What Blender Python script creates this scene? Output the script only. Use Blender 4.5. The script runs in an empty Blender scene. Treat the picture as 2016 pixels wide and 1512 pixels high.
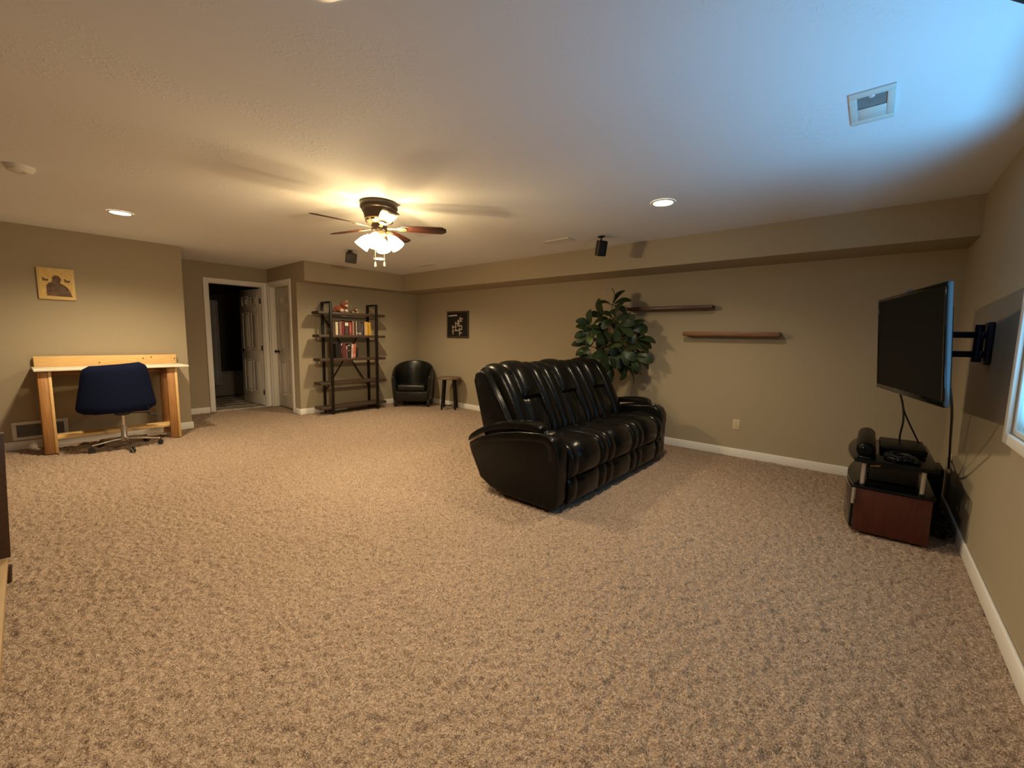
import bpy, bmesh, math, random
import numpy as np
from mathutils import Matrix, Vector
R = math.radians
C = bpy.context.scene.collection
SC = bpy.context.scene
random.seed(7)

# ------------------------------------------------------------------ camera, world, light, exposure
F_PX = 827.1255
YAW, PITCH, ROLL, CAM_H = R(40.364), R(-6.338), R(0.983), 1.319
cam_d = bpy.data.cameras.new('camera'); cam = bpy.data.objects.new('camera', cam_d); C.objects.link(cam)
cam_d.sensor_fit = 'HORIZONTAL'; cam_d.sensor_width = 36.0; cam_d.lens = 36.0 * F_PX / 2016.0
cam_d.clip_start = 0.02
fw = Vector((-math.sin(YAW)*math.cos(PITCH), math.cos(YAW)*math.cos(PITCH), math.sin(PITCH)))
r0 = Vector((math.cos(YAW), math.sin(YAW), 0)); u0 = r0.cross(fw)
rr = r0*math.cos(ROLL) + u0*math.sin(ROLL); uu = -r0*math.sin(ROLL) + u0*math.cos(ROLL)
cam.matrix_world = Matrix(((rr.x, uu.x, -fw.x, 0), (rr.y, uu.y, -fw.y, 0), (rr.z, uu.z, -fw.z, CAM_H), (0, 0, 0, 1)))
SC.camera = cam

w = bpy.data.worlds.new('sky'); SC.world = w; w.use_nodes = True
w.node_tree.nodes['Background'].inputs[0].default_value = (0.30, 0.70, 1.0, 1)
w.node_tree.nodes['Background'].inputs[1].default_value = 1.1

WARM = (1.0, 0.79, 0.49)
def lamp(name, kind, loc, energy, color, **kw):
    d = bpy.data.lights.new(name, kind); d.energy = energy; d.color = color
    o = bpy.data.objects.new(name, d); C.objects.link(o); o.location = loc
    for k, v in kw.items():
        if k == 'aim': o.rotation_euler = Vector(v).to_track_quat('-Z', 'Y').to_euler()
        else: setattr(d, k, v)
    return o
# daylight thrown up through the window by the bright ground outside
lamp('daylight', 'AREA', (1.10, 2.35, 0.45), 47, (0.14, 0.56, 1.0), aim=(-0.60, 0.0, 0.95), shape='RECTANGLE', size=1.5, size_y=0.7)
CANS = [(-5.63, 3.557), (-5.565, 0.73), (-1.40, 3.52), (-1.437, 0.695)]
FAN = (-3.31, 2.095)
CAN_W, FAN_W, SHADE_E, DISC_E = (82, 128, 62, 84), 28.0, 8.0, 14.0

vs = SC.view_settings
vs.view_transform = 'Standard'; vs.look = 'None'; vs.exposure = 0.82; vs.gamma = 1.0; vs.use_curve_mapping = False
SC.cycles.use_denoising = True
SC.cycles.max_bounces = 10; SC.cycles.diffuse_bounces = 6
SC.cycles.sample_clamp_indirect = 4.0
SC.cycles.caustics_reflective = False; SC.cycles.caustics_refractive = False

# ------------------------------------------------------------------ materials
def mat(name, col, rough=0.6, metal=0.0, col2=None, nscale=8.0, stretch=(1, 1, 1), bump=0.0, bscale=60.0, emit=0.0, ecol=None,
        spec=0.5, trans=0.0, coat=0.0, detail=4.0, bdist=0.004, sheen=0.0):
    m = bpy.data.materials.new(name); m.use_nodes = True
    nt = m.node_tree; b = nt.nodes['Principled BSDF']; L = nt.links.new
    b.inputs['Base Color'].default_value = (*col, 1); b.inputs['Roughness'].default_value = rough
    b.inputs['Metallic'].default_value = metal; b.inputs['Specular IOR Level'].default_value = spec
    if trans: b.inputs['Transmission Weight'].default_value = trans
    if coat: b.inputs['Coat Weight'].default_value = coat; b.inputs['Coat Roughness'].default_value = 0.1
    if sheen: b.inputs['Sheen Weight'].default_value = sheen
    if emit:
        b.inputs['Emission Color'].default_value = (*(ecol or col), 1); b.inputs['Emission Strength'].default_value = emit
    tc = nt.nodes.new('ShaderNodeTexCoord'); mp = nt.nodes.new('ShaderNodeMapping'); mp.inputs['Scale'].default_value = stretch
    L(tc.outputs['Object'], mp.inputs['Vector'])
    if col2:
        n = nt.nodes.new('ShaderNodeTexNoise'); n.inputs['Scale'].default_value = nscale; n.inputs['Detail'].default_value = detail
        L(mp.outputs[0], n.inputs['Vector'])
        r = nt.nodes.new('ShaderNodeValToRGB'); r.color_ramp.elements[0].position = 0.32; r.color_ramp.elements[1].position = 0.68
        r.color_ramp.elements[0].color = (*col, 1); r.color_ramp.elements[1].color = (*col2, 1)
        L(n.outputs['Fac'], r.inputs['Fac']); L(r.outputs[0], b.inputs['Base Color'])
    if bump:
        n2 = nt.nodes.new('ShaderNodeTexNoise'); n2.inputs['Scale'].default_value = bscale; n2.inputs['Detail'].default_value = 3
        L(mp.outputs[0], n2.inputs['Vector'])
        bp = nt.nodes.new('ShaderNodeBump'); bp.inputs['Strength'].default_value = bump; bp.inputs['Distance'].default_value = bdist
        L(n2.outputs['Fac'], bp.inputs['Height']); L(bp.outputs[0], b.inputs['Normal'])
    return m

def ceiling_mat():
    m = mat('ceiling_paint', (0.81, 0.825, 0.86), 0.9, spec=0.2)
    nt = m.node_tree; L = nt.links.new; b = nt.nodes['Principled BSDF']; tc = nt.nodes['Texture Coordinate']
    n = nt.nodes.new('ShaderNodeTexNoise'); n.inputs['Scale'].default_value = 34; n.inputs['Detail'].default_value = 3; n.inputs['Distortion'].default_value = 0.8
    big = nt.nodes.new('ShaderNodeTexNoise'); big.inputs['Scale'].default_value = 2.2; big.inputs['Detail'].default_value = 1
    L(tc.outputs['Object'], n.inputs['Vector']); L(tc.outputs['Object'], big.inputs['Vector'])
    r = nt.nodes.new('ShaderNodeValToRGB'); r.color_ramp.elements[0].position = 0.52; r.color_ramp.elements[1].position = 0.60
    L(n.outputs['Fac'], r.inputs['Fac'])
    r2 = nt.nodes.new('ShaderNodeValToRGB'); r2.color_ramp.elements[0].position = 0.48; r2.color_ramp.elements[1].position = 0.66
    L(big.outputs['Fac'], r2.inputs['Fac'])
    mu = nt.nodes.new('ShaderNodeMath'); mu.operation = 'MULTIPLY'; L(r.outputs[0], mu.inputs[0]); L(r2.outputs[0], mu.inputs[1])
    bp = nt.nodes.new('ShaderNodeBump'); bp.inputs['Strength'].default_value = 0.45; bp.inputs['Distance'].default_value = 0.003
    L(mu.outputs[0], bp.inputs['Height']); L(bp.outputs[0], b.inputs['Normal'])
    return m

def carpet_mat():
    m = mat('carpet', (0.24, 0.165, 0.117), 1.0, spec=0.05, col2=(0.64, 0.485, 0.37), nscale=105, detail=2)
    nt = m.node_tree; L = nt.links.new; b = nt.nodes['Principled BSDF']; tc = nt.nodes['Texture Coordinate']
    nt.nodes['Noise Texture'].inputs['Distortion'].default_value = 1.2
    n = nt.nodes.new('ShaderNodeTexNoise'); n.inputs['Scale'].default_value = 95; n.inputs['Detail'].default_value = 2; n.inputs['Distortion'].default_value = 1.6
    L(tc.outputs['Object'], n.inputs['Vector'])
    bp = nt.nodes.new('ShaderNodeBump'); bp.inputs['Strength'].default_value = 1.0; bp.inputs['Distance'].default_value = 0.012
    L(n.outputs['Fac'], bp.inputs['Height']); L(bp.outputs[0], b.inputs['Normal'])
    return m

def wood_mat(name, a, bcol, rough=0.5, grain=(1, 14, 14), sc=4.0, coat=0.0):
    return mat(name, a, rough, col2=bcol, nscale=sc, stretch=grain, bump=0.15, bscale=sc*3, bdist=0.002, coat=coat, detail=6)

M = dict(
    wall=mat('wall_paint', (0.388, 0.327, 0.232), 0.75, bump=0.25, bscale=110, spec=0.25, bdist=0.002),
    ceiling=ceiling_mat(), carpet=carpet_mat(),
    trim=mat('white_trim', (0.86, 0.84, 0.80), 0.45, bump=0.05, bscale=30),
    door=mat('door_paint', (0.70, 0.66, 0.60), 0.5, bump=0.05, bscale=40),
    tile=mat('bath_tile', (0.46, 0.39, 0.32), 0.4, col2=(0.41, 0.34, 0.28), nscale=3),
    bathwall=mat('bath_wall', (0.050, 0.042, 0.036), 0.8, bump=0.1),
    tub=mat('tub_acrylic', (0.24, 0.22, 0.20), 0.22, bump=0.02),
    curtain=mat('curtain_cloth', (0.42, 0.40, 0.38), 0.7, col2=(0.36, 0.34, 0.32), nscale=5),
    brown=mat('dark_bronze', (0.020, 0.014, 0.010), 0.35, metal=0.6, bump=0.05),
    fanmetal=mat('fan_bronze', (0.050, 0.034, 0.024), 0.38, metal=0.55, bump=0.05),
    brass=mat('pale_brass', (0.62, 0.50, 0.30), 0.35, metal=0.8, bump=0.03),
    blade=wood_mat('fan_blade_wood', (0.040, 0.011, 0.008), (0.065, 0.018, 0.012), 0.38, (2, 12, 2), 5, 0.3),
    candisc=mat('lit_lamp_disc', (1, 0.95, 0.85), 0.4, emit=DISC_E, ecol=(1.0, 0.82, 0.55), bump=0.02),
    white=mat('white_plastic', (0.72, 0.70, 0.66), 0.4, bump=0.03),
    ivory=mat('ivory_plastic', (0.62, 0.53, 0.36), 0.35, bump=0.03),
    grey=mat('duct_grey', (0.20, 0.20, 0.20), 0.6, col2=(0.26, 0.26, 0.26), nscale=20),
    black=mat('black_plastic', (0.012, 0.012, 0.013), 0.45, bump=0.05, bscale=150),
    gloss=mat('gloss_black', (0.004, 0.004, 0.0045), 0.10, bump=0.01, bscale=5, spec=0.22),
    cloth_black=mat('speaker_cloth', (0.010, 0.010, 0.010), 0.9, bump=0.3, bscale=400),
    leather=mat('black_leather', (0.0035, 0.0034, 0.0034), 0.25, col2=(0.005, 0.0048, 0.0046), nscale=12, bump=0.24, bscale=38, spec=0.21, bdist=0.006),
    leather2=mat('armchair_leather', (0.005, 0.0055, 0.005), 0.34, col2=(0.007, 0.007, 0.0065), nscale=12, bump=0.2, bscale=60, bdist=0.004),
    chrome=mat('chrome', (0.75, 0.74, 0.72), 0.12, metal=1.0, bump=0.01),
    silver=mat('silver_tube', (0.55, 0.50, 0.45), 0.35, metal=0.7, bump=0.02),
    pine=wood_mat('pine_wood', (0.70, 0.44, 0.17), (0.80, 0.55, 0.25), 0.5, (3, 1, 18), 6),
    pinedark=wood_mat('pine_leg', (0.36, 0.165, 0.052), (0.46, 0.23, 0.08), 0.5, (14, 14, 1.2), 6),
    knot=mat('pine_knot', (0.16, 0.065, 0.025), 0.6, col2=(0.22, 0.09, 0.03), nscale=30),
    desktop=mat('cream_laminate', (0.86, 0.80, 0.66), 0.45, bump=0.03),
    navy=mat('navy_fabric', (0.005, 0.008, 0.028), 0.95, col2=(0.007, 0.011, 0.036), nscale=90, bump=0.35, bscale=260, spec=0.1, sheen=0.0),
    shelfwood=wood_mat('rustic_shelf_wood', (0.045, 0.027, 0.018), (0.072, 0.044, 0.029), 0.55, (12, 1, 12), 5),
    steel=mat('dark_steel', (0.018, 0.013, 0.011), 0.45, metal=0.5, bump=0.05),
    darkwall=wood_mat('dark_walnut', (0.050, 0.018, 0.012), (0.085, 0.030, 0.020), 0.4, (1, 12, 12), 6),
    redwall=wood_mat('reddish_walnut', (0.155, 0.065, 0.030), (0.24, 0.105, 0.05), 0.45, (1, 12, 12), 6),
    stoolwood=wood_mat('stool_wood', (0.13, 0.085, 0.050), (0.20, 0.13, 0.08), 0.5, (2, 12, 2), 6),
    cherry=wood_mat('cherry_veneer', (0.062, 0.010, 0.005), (0.085, 0.015, 0.007), 0.42, (10, 10, 1.5), 5, 0.0),
    espresso=wood_mat('espresso_wood', (0.040, 0.018, 0.010), (0.065, 0.030, 0.016), 0.4, (1, 12, 12), 5),
    ltwood=wood_mat('light_wood', (0.36, 0.24, 0.12), (0.44, 0.30, 0.16), 0.55, (1, 10, 10), 5),
    soil=mat('potting_soil', (0.03, 0.02, 0.014), 1.0, col2=(0.06, 0.04, 0.03), nscale=60, bump=0.6),
    pot=mat('clay_pot', (0.07, 0.045, 0.03), 0.6, bump=0.1),
    bark=mat('bark', (0.10, 0.065, 0.04), 0.9, col2=(0.14, 0.09, 0.06), nscale=40, bump=0.5),
    leafA=mat('leaf_green', (0.014, 0.027, 0.009), 0.48, col2=(0.024, 0.044, 0.015), nscale=14, bump=0.12, bscale=30),
    leafB=mat('leaf_pale', (0.050, 0.080, 0.020), 0.45, col2=(0.070, 0.105, 0.028), nscale=14, bump=0.12, bscale=30),
    gold=mat('gold_leaf', (0.66, 0.43, 0.11), 0.45, col2=(0.76, 0.54, 0.19), nscale=22, bump=0.08, bscale=40),
    goldedge=mat('pale_gold_edge', (0.70, 0.52, 0.22), 0.45, bump=0.05),
    robe=mat('umber_paint', (0.10, 0.050, 0.028), 0.7, col2=(0.20, 0.13, 0.09), nscale=26),
    print_black=mat('poster_black', (0.010, 0.009, 0.008), 0.5, bump=0.03),
    frame_dark=wood_mat('dark_picture_frame', (0.050, 0.030, 0.018), (0.080, 0.048, 0.028), 0.5, (8, 8, 8), 6),
    tan_print=mat('tan_print', (0.46, 0.37, 0.28), 0.7, col2=(0.52, 0.43, 0.36), nscale=60),
    white_print=mat('white_print', (0.62, 0.58, 0.54), 0.7, bump=0.02),
    softblack=mat('soft_black', (0.003, 0.003, 0.003), 0.35, bump=0.02, spec=0.12),
    sphazed=mat('hazed_black_plastic', (0.055, 0.048, 0.040), 0.6, bump=0.05),  # black speaker plastic, greyed to paint in the haze of the lamp glow
    screen=mat('tv_screen', (0.006, 0.006, 0.006), 0.5, bump=0.01, spec=0.04),
    tvside=mat('tv_side_plastic', (0.075, 0.085, 0.10), 0.35, bump=0.02),
    paper=mat('book_pages', (0.62, 0.54, 0.42), 0.9, bump=0.2, bscale=200),
    plush=mat('orange_plush', (0.33, 0.075, 0.022), 1.0, col2=(0.17, 0.040, 0.016), nscale=45, bump=0.8, bscale=160, sheen=0.3),
    plushb=mat('brown_plush', (0.12, 0.062, 0.026), 1.0, col2=(0.20, 0.11, 0.05), nscale=50, bump=0.8, bscale=160, sheen=0.3),
    plushw=mat('cream_plush', (0.62, 0.48, 0.34), 1.0, bump=0.8, bscale=160),
    gunmetal=mat('wall_mount_paint', (0.010, 0.011, 0.022), 0.4, metal=0.3, bump=0.05),
    amber=mat('brass_part', (0.55, 0.34, 0.13), 0.35, metal=0.7, bump=0.05),
)
def glass_mat():
    m = mat('window_glass', (0.9, 0.97, 1.0), 0.02, bump=0.0)
    nt = m.node_tree; out = nt.nodes['Material Output']
    tr = nt.nodes.new('ShaderNodeBsdfTransparent'); tr.inputs[0].default_value = (0.93, 0.97, 0.98, 1)
    gl = nt.nodes.new('ShaderNodeBsdfGlossy'); gl.inputs['Roughness'].default_value = 0.02
    mx = nt.nodes.new('ShaderNodeMixShader'); mx.inputs[0].default_value = 0.06
    nt.links.new(tr.outputs[0], mx.inputs[1]); nt.links.new(gl.outputs[0], mx.inputs[2]); nt.links.new(mx.outputs[0], out.inputs['Surface'])
    return m
M['glass'] = glass_mat()
def shade_mat():
    m = mat('lit_glass_shade', (1, 0.95, 0.85), 0.4, bump=0.0)          # frosted glass: lets the bulb's light through and glows
    nt = m.node_tree; out = nt.nodes['Material Output']
    tr = nt.nodes.new('ShaderNodeBsdfTransparent'); tr.inputs[0].default_value = (1.0, 0.93, 0.80, 1)
    em = nt.nodes.new('ShaderNodeEmission'); em.inputs[0].default_value = (1.0, 0.80, 0.48, 1); em.inputs[1].default_value = SHADE_E
    mx = nt.nodes.new('ShaderNodeMixShader'); mx.inputs[0].default_value = 0.5
    nt.links.new(tr.outputs[0], mx.inputs[1]); nt.links.new(em.outputs[0], mx.inputs[2]); nt.links.new(mx.outputs[0], out.inputs['Surface'])
    return m
M['shade'] = shade_mat()

# ------------------------------------------------------------------ mesh helpers
def wloc(o):
    v = Vector((0, 0, 0))
    while o is not None:
        v = v + o.location; o = o.parent
    return v

class MB:
    def __init__(s): s.v = []; s.f = []
    def add(s, vs_, fs):
        n = len(s.v); s.v += [Vector(p) for p in vs_]; s.f += [tuple(i+n for i in f) for f in fs]; return s
    def box(s, x0, x1, y0, y1, z0, z1):
        return s.add([(x0,y0,z0),(x1,y0,z0),(x1,y1,z0),(x0,y1,z0),(x0,y0,z1),(x1,y0,z1),(x1,y1,z1),(x0,y1,z1)],
                     [(3,2,1,0),(4,5,6,7),(0,1,5,4),(1,2,6,5),(2,3,7,6),(3,0,4,7)])
    def cyl(s, p0, p1, ra, rb=None, n=16):
        return s.tube([p0, p1], [ra, ra if rb is None else rb], n)
    def tube(s, pts, r, n=8, flat=1.0):
        pts = [Vector(p) for p in pts]; k = len(pts)
        rs = r if isinstance(r, (list, tuple)) else [r]*k
        vs_ = []; prev = None
        for i, p in enumerate(pts):
            t = (pts[min(i+1, k-1)] - pts[max(i-1, 0)]).normalized()
            if prev is None:
                a = t.orthogonal().normalized() if abs(t.z) > 0.9 else t.cross(Vector((0,0,1))).normalized()
            else: a = (prev - t*prev.dot(t)).normalized()
            prev = a; b = t.cross(a)
            for j in range(n):
                q = 2*math.pi*j/n; vs_.append(p + a*math.cos(q)*rs[i] + b*math.sin(q)*rs[i]*flat)
        fs = [(i*n+j, i*n+(j+1)%n, (i+1)*n+(j+1)%n, (i+1)*n+j) for i in range(k-1) for j in range(n)]
        fs.append(tuple(range(n-1, -1, -1))); fs.append(tuple((k-1)*n+j for j in range(n)))
        return s.add(vs_, fs)
    def lathe(s, prof, c=(0,0,0), n=24, sx=1.0, sy=1.0):
        vs_ = []; fs = []; k = len(prof); cx, cy, cz = c
        for r, z in prof:
            for j in range(n):
                q = 2*math.pi*j/n; vs_.append((cx+r*math.cos(q)*sx, cy+r*math.sin(q)*sy, cz+z))
        for i in range(k-1):
            for j in range(n): fs.append((i*n+j, i*n+(j+1)%n, (i+1)*n+(j+1)%n, (i+1)*n+j))
        fs.append(tuple(range(n-1, -1, -1))); fs.append(tuple((k-1)*n+j for j in range(n)))
        return s.add(vs_, fs)
    def prism(s, poly, a0, a1, plane='xz'):
        def P(u, v, a): return {'xz': (u, a, v), 'xy': (u, v, a), 'yz': (a, u, v)}[plane]
        n = len(poly)
        vs_ = [P(u, v, a0) for u, v in poly] + [P(u, v, a1) for u, v in poly]
        fs = [tuple(range(n)), tuple(range(2*n-1, n-1, -1))] + [(i, i+n, (i+1)%n+n, (i+1)%n) for i in range(n)]
        return s.add(vs_, fs)
    def shell(s, front, back):
        """closed solid between two equal grids of points"""
        nu, nv = len(front), len(front[0]); n = nu*nv
        vs_ = [p for row in front for p in row] + [p for row in back for p in row]; fs = []
        I = lambda i, j: i*nv+j
        for i in range(nu-1):
            for j in range(nv-1):
                fs.append((I(i,j), I(i,j+1), I(i+1,j+1), I(i+1,j))); fs.append((n+I(i,j), n+I(i+1,j), n+I(i+1,j+1), n+I(i,j+1)))
        for i in range(nu-1):
            fs.append((I(i,0), I(i+1,0), n+I(i+1,0), n+I(i,0))); fs.append((I(i,nv-1), n+I(i,nv-1), n+I(i+1,nv-1), I(i+1,nv-1)))
        for j in range(nv-1):
            fs.append((I(0,j), n+I(0,j), n+I(0,j+1), I(0,j+1))); fs.append((I(nu-1,j), I(nu-1,j+1), n+I(nu-1,j+1), n+I(nu-1,j)))
        return s.add(vs_, fs)
    def ball(s, c, r, n=10, sc=(1,1,1)):
        k = n//2+1; vs_ = [(c[0], c[1], c[2]-r*sc[2])]; fs = []
        for i in range(1, k):
            a = -math.pi/2 + math.pi*i/k
            for j in range(n):
                q = 2*math.pi*j/n
                vs_.append((c[0]+r*sc[0]*math.cos(a)*math.cos(q), c[1]+r*sc[1]*math.cos(a)*math.sin(q), c[2]+r*sc[2]*math.sin(a)))
        vs_.append((c[0], c[1], c[2]+r*sc[2])); top = len(vs_)-1
        for j in range(n):
            fs.append((0, 1+(j+1)%n, 1+j)); fs.append((top, 1+(k-2)*n+j, 1+(k-2)*n+(j+1)%n))
            for i in range(k-2): fs.append((1+i*n+j, 1+i*n+(j+1)%n, 1+(i+1)*n+(j+1)%n, 1+(i+1)*n+j))
        return s.add(vs_, fs)
    def xf(s, mtx): s.v = [mtx @ p for p in s.v]; return s
    def build(s, name, m, parent=None, smooth=False, bevel=0.0, seg=2, label=None, kind=None, angle=35):
        off = wloc(parent); me = bpy.data.meshes.new(name)
        me.from_pydata([p-off for p in s.v], [], s.f); me.update()
        bm = bmesh.new(); bm.from_mesh(me)
        bmesh.ops.recalc_face_normals(bm, faces=bm.faces)
        if bevel:
            es = [e for e in bm.edges if len(e.link_faces) == 2 and e.calc_face_angle(0) > R(angle)]
            bmesh.ops.bevel(bm, geom=es, offset=bevel, segments=seg, profile=0.5, affect='EDGES', clamp_overlap=True)
        if smooth or bevel:
            for f in bm.faces: f.smooth = True
        bm.to_mesh(me); bm.free()
        if smooth or bevel: me.set_sharp_from_angle(angle=R(50))
        me.materials.append(M[m] if isinstance(m, str) else m)
        o = bpy.data.objects.new(name, me); C.objects.link(o); o.parent = parent
        if label: o['label'] = label
        if kind: o['kind'] = kind
        return o

def tag(o, label, cat, group=None, kind=None):
    o['label'] = label; o['category'] = cat
    if group: o['group'] = group
    if kind: o['kind'] = kind
    return o
def thing(name, loc, label, cat, group=None, kind=None):
    o = bpy.data.objects.new(name, None); C.objects.link(o); o.location = loc; o.empty_display_size = 0.1
    return tag(o, label, cat, group, kind)
def struct(name, mb, m, label, cat, bevel=0.0): return tag(mb.build(name, m, bevel=bevel), label, cat, kind='structure')

def spline(pts, n):
    pts = [np.array(p, float) for p in pts]; P = [2*pts[0]-pts[1]] + pts + [2*pts[-1]-pts[-2]]; out = []
    k = len(pts)-1
    for i in range(n):
        t = k*i/(n-1); j = min(int(t), k-1); t -= j
        a, b, c, d = P[j], P[j+1], P[j+2], P[j+3]
        out.append(0.5*((2*b)+(c-a)*t+(2*a-5*b+4*c-d)*t*t+(3*b-a-3*c+d)*t**3))
    return out

def pad(mb, path, y0, y1, depth, bulge, nu=18, nv=9, p=2.6, ends=0.12, sgn=1, pleat=0.0):
    """upholstered pad along an (x,z) path, spanning y0..y1, bulging outward"""
    pts = spline(path, nu); front = []; back = []
    for i, q in enumerate(pts):
        t = pts[min(i+1, nu-1)] - pts[max(i-1, 0)]; t = t/np.linalg.norm(t); nrm = np.array([-t[1], t[0]])*sgn
        u = i/(nu-1); e = min(1.0, min(u, 1-u)/ends) if ends else 1.0; e = math.sqrt(max(0, 1-(1-e)**2))
        fr = []; bk = []
        for j in range(nv):
            v = -1+2*j/(nv-1); b = max(0.0, 1-abs(v)**p)**0.5
            yy = (y0+y1)/2 + v*(y1-y0)/2
            off = bulge*b*(0.25+0.75*e)
            if pleat: off += pleat*math.sin(9*v+1.5)*math.sin(5*u+1)*b
            fr.append((q[0]+nrm[0]*off, yy, q[1]+nrm[1]*off)); bk.append((q[0]-nrm[0]*depth, yy, q[1]-nrm[1]*depth))
        front.append(fr); back.append(bk)
    return mb.shell(front, back)

# ------------------------------------------------------------------ room shell
H, HS = 2.44, 2.138
XR, YB, YS = 0.555, 5.30, 4.747
XD, YD2, YE, XL, XS = -8.246, 2.954, 1.49, -7.06, -6.754
YR = -2.6
def vnoise(x, y, seed):
    xi = np.floor(x).astype(np.int64); yi = np.floor(y).astype(np.int64); fx = x-xi; fy = y-yi
    fx = fx*fx*(3-2*fx); fy = fy*fy*(3-2*fy)
    def h(a, b):
        n = (a*374761393 + b*668265263 + seed*974634777) & 0xffffffff
        n = ((n ^ (n >> 13))*1274126177) & 0xffffffff
        return ((n ^ (n >> 16)) & 0xffff)/65535.0
    return (h(xi, yi)*(1-fx)+h(xi+1, yi)*fx)*(1-fy) + (h(xi, yi+1)*(1-fx)+h(xi+1, yi+1)*fx)*fy
def steps(a, b, fine0, fine1, d0, d1):
    out = [a]
    while out[-1] < b:
        p = out[-1]; dist = max(0, fine0-p, p-fine1); out.append(p + d0 + (d1-d0)*min(1.0, dist/3.0))
    out[-1] = b
    return np.array(out)
gx = steps(XD, XR+0.02, -3.2, 0.6, 0.0075, 0.022); gy = steps(YR, YB+0.02, 0.0, 3.0, 0.0075, 0.022)
gy = gy
X, Y = np.meshgrid(gx, gy)
wx = X + 0.012*(vnoise(X/0.03, Y/0.03, 5)-0.5); wy = Y + 0.012*(vnoise(X/0.03, Y/0.03, 6)-0.5)
Z = 0.55*vnoise(wx/0.019, wy/0.015, 1) + 0.35*vnoise(wx/0.034, wy/0.030, 2) + 0.25*vnoise(X/0.5, Y/0.4, 3) - 0.2
Z = -0.022 + 0.034*np.clip(Z, 0, 0.74)
ny, nx = X.shape
me = bpy.data.meshes.new('floor'); me.vertices.add(nx*ny)
me.vertices.foreach_set('co', np.stack([X, Y, np.minimum(Z, 0.003)], -1).astype(np.float32).ravel())
ii = (np.arange(ny-1)[:, None]*nx + np.arange(nx-1)[None, :]).ravel()
q = np.stack([ii, ii+1, ii+nx+1, ii+nx], -1).astype(np.int32)
me.loops.add(q.size); me.polygons.add(len(q))
me.loops.foreach_set('vertex_index', q.ravel()); me.polygons.foreach_set('loop_start', np.arange(0, q.size, 4, dtype=np.int32))
me.polygons.foreach_set('use_smooth', np.ones(len(q), dtype=bool)); me.update(calc_edges=True); me.validate()
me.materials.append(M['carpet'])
fl = bpy.data.objects.new('floor', me); C.objects.link(fl); tag(fl, 'beige frieze carpet covering the whole basement floor', 'floor', kind='structure')
CEIL_Z = H
struct('ceiling', MB().box(XD-0.1, XR+0.1, YR-0.1, YB+0.1, H, H+0.1), 'ceiling', 'white knockdown-textured ceiling of the basement room', 'ceiling')
struct('wall_back', MB().box(XD-0.12, XR+0.1, YB, YB+0.1, -0.05, H), 'wall', 'taupe back wall behind the sofa, plant and floating shelves', 'wall')
WY0, WY1, WZ0, WZ1 = 1.62, 3.128, 0.892, 2.02
rw = MB().box(XR, XR+0.14, YR, WY0, -0.05, H).box(XR, XR+0.14, WY1, YB, -0.05, H).box(XR, XR+0.14, WY0, WY1, -0.05, WZ0).box(XR, XR+0.14, WY0, WY1, WZ1, H)
struct('wall_right', rw, 'wall', 'taupe right wall with the window and the mounted television', 'wall')
struct('wall_left', MB().box(XL-0.6, XL, YR, YE, -0.05, H).box(XD-0.12, XL-0.6, YR, YE, -0.05, H), 'wall', 'taupe left wall behind the wooden desk', 'wall')
struct('wall_front', MB().box(XD, XR+0.1, YR-0.1, YR, -0.05, H), 'wall', 'taupe wall behind the camera', 'wall')
DY0, DY1, DZ = 2.06, 2.875, 2.135
dw = MB().box(XD-0.12, XD, YE, DY0, -0.05, H).box(XD-0.12, XD, DY1, YD2, -0.05, H).box(XD-0.12, XD, YD2+0.13, YB, -0.05, H).box(XD-0.12, XD, DY0, DY1, DZ, H)
struct('wall_doorway', dw, 'wall', 'shaded taupe wall around the open bathroom doorway', 'wall')
EX0, EX1, EZ = -8.175, -7.335, 2.135
cw = MB().box(XD-0.12, EX0, YD2, YD2+0.13, -0.05, H).box(EX1, XL-0.12, YD2, YD2+0.13, -0.05, H).box(EX0, EX1, YD2, YD2+0.13, EZ, H)
struct('wall_closet', cw, 'wall', 'short shaded taupe wall holding the closed white door', 'wall')
struct('wall_bookcase', MB().box(XL-0.12, XL, YD2, YB, -0.05, H), 'wall', 'taupe wall behind the bookcase', 'wall')
sof = MB().box(XS, XR, YS, YB, HS, H)
struct('trim_1', sof, 'wall', 'long boxed soffit along the top of the back wall', 'soffit')
struct('trim_2', MB().box(XL, XS, YD2, YB, HS, H), 'wall', 'short boxed soffit above the bookcase', 'soffit')
# bathroom beyond the open door
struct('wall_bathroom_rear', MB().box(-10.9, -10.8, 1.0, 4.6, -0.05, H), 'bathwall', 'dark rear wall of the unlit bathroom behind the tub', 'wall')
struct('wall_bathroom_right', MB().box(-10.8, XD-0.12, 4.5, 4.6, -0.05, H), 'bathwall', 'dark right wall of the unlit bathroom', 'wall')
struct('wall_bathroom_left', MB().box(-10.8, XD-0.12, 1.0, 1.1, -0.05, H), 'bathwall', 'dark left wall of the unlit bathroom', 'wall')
bf = thing('bathroom_floor', (-9.6, 2.8, 0), 'pale tiled bathroom floor beyond the open door', 'floor', kind='structure')
tm = None
MB().box(-10.8, XD+0.004, 1.1, 4.5, -0.08, -0.024).box(-10.8, XD-0.001, 1.1, 4.5, -0.024, -0.012).build('grout_bed', 'grey', bf)
for i in range(8):
    for j in range(11):
        x0 = XD-0.03-0.318*i; y0 = 1.12+0.305*j
        if tm is None:
            o = MB().box(x0-0.30, x0, y0, y0+0.293, -0.02, 0.0).build('tile', 'tile', bf, bevel=0.002, seg=1); tm = o.data; bx, by = x0, y0
        else:
            o = bpy.data.objects.new('tile', tm); C.objects.link(o); o.parent = bf; o.location = (x0-bx, y0-by, 0)
struct('ceiling_bathroom', MB().box(-10.9, XD-0.1, 1.0, 4.6, H, H+0.1), 'bathwall', 'dark ceiling of the unlit bathroom', 'ceiling')

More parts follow.
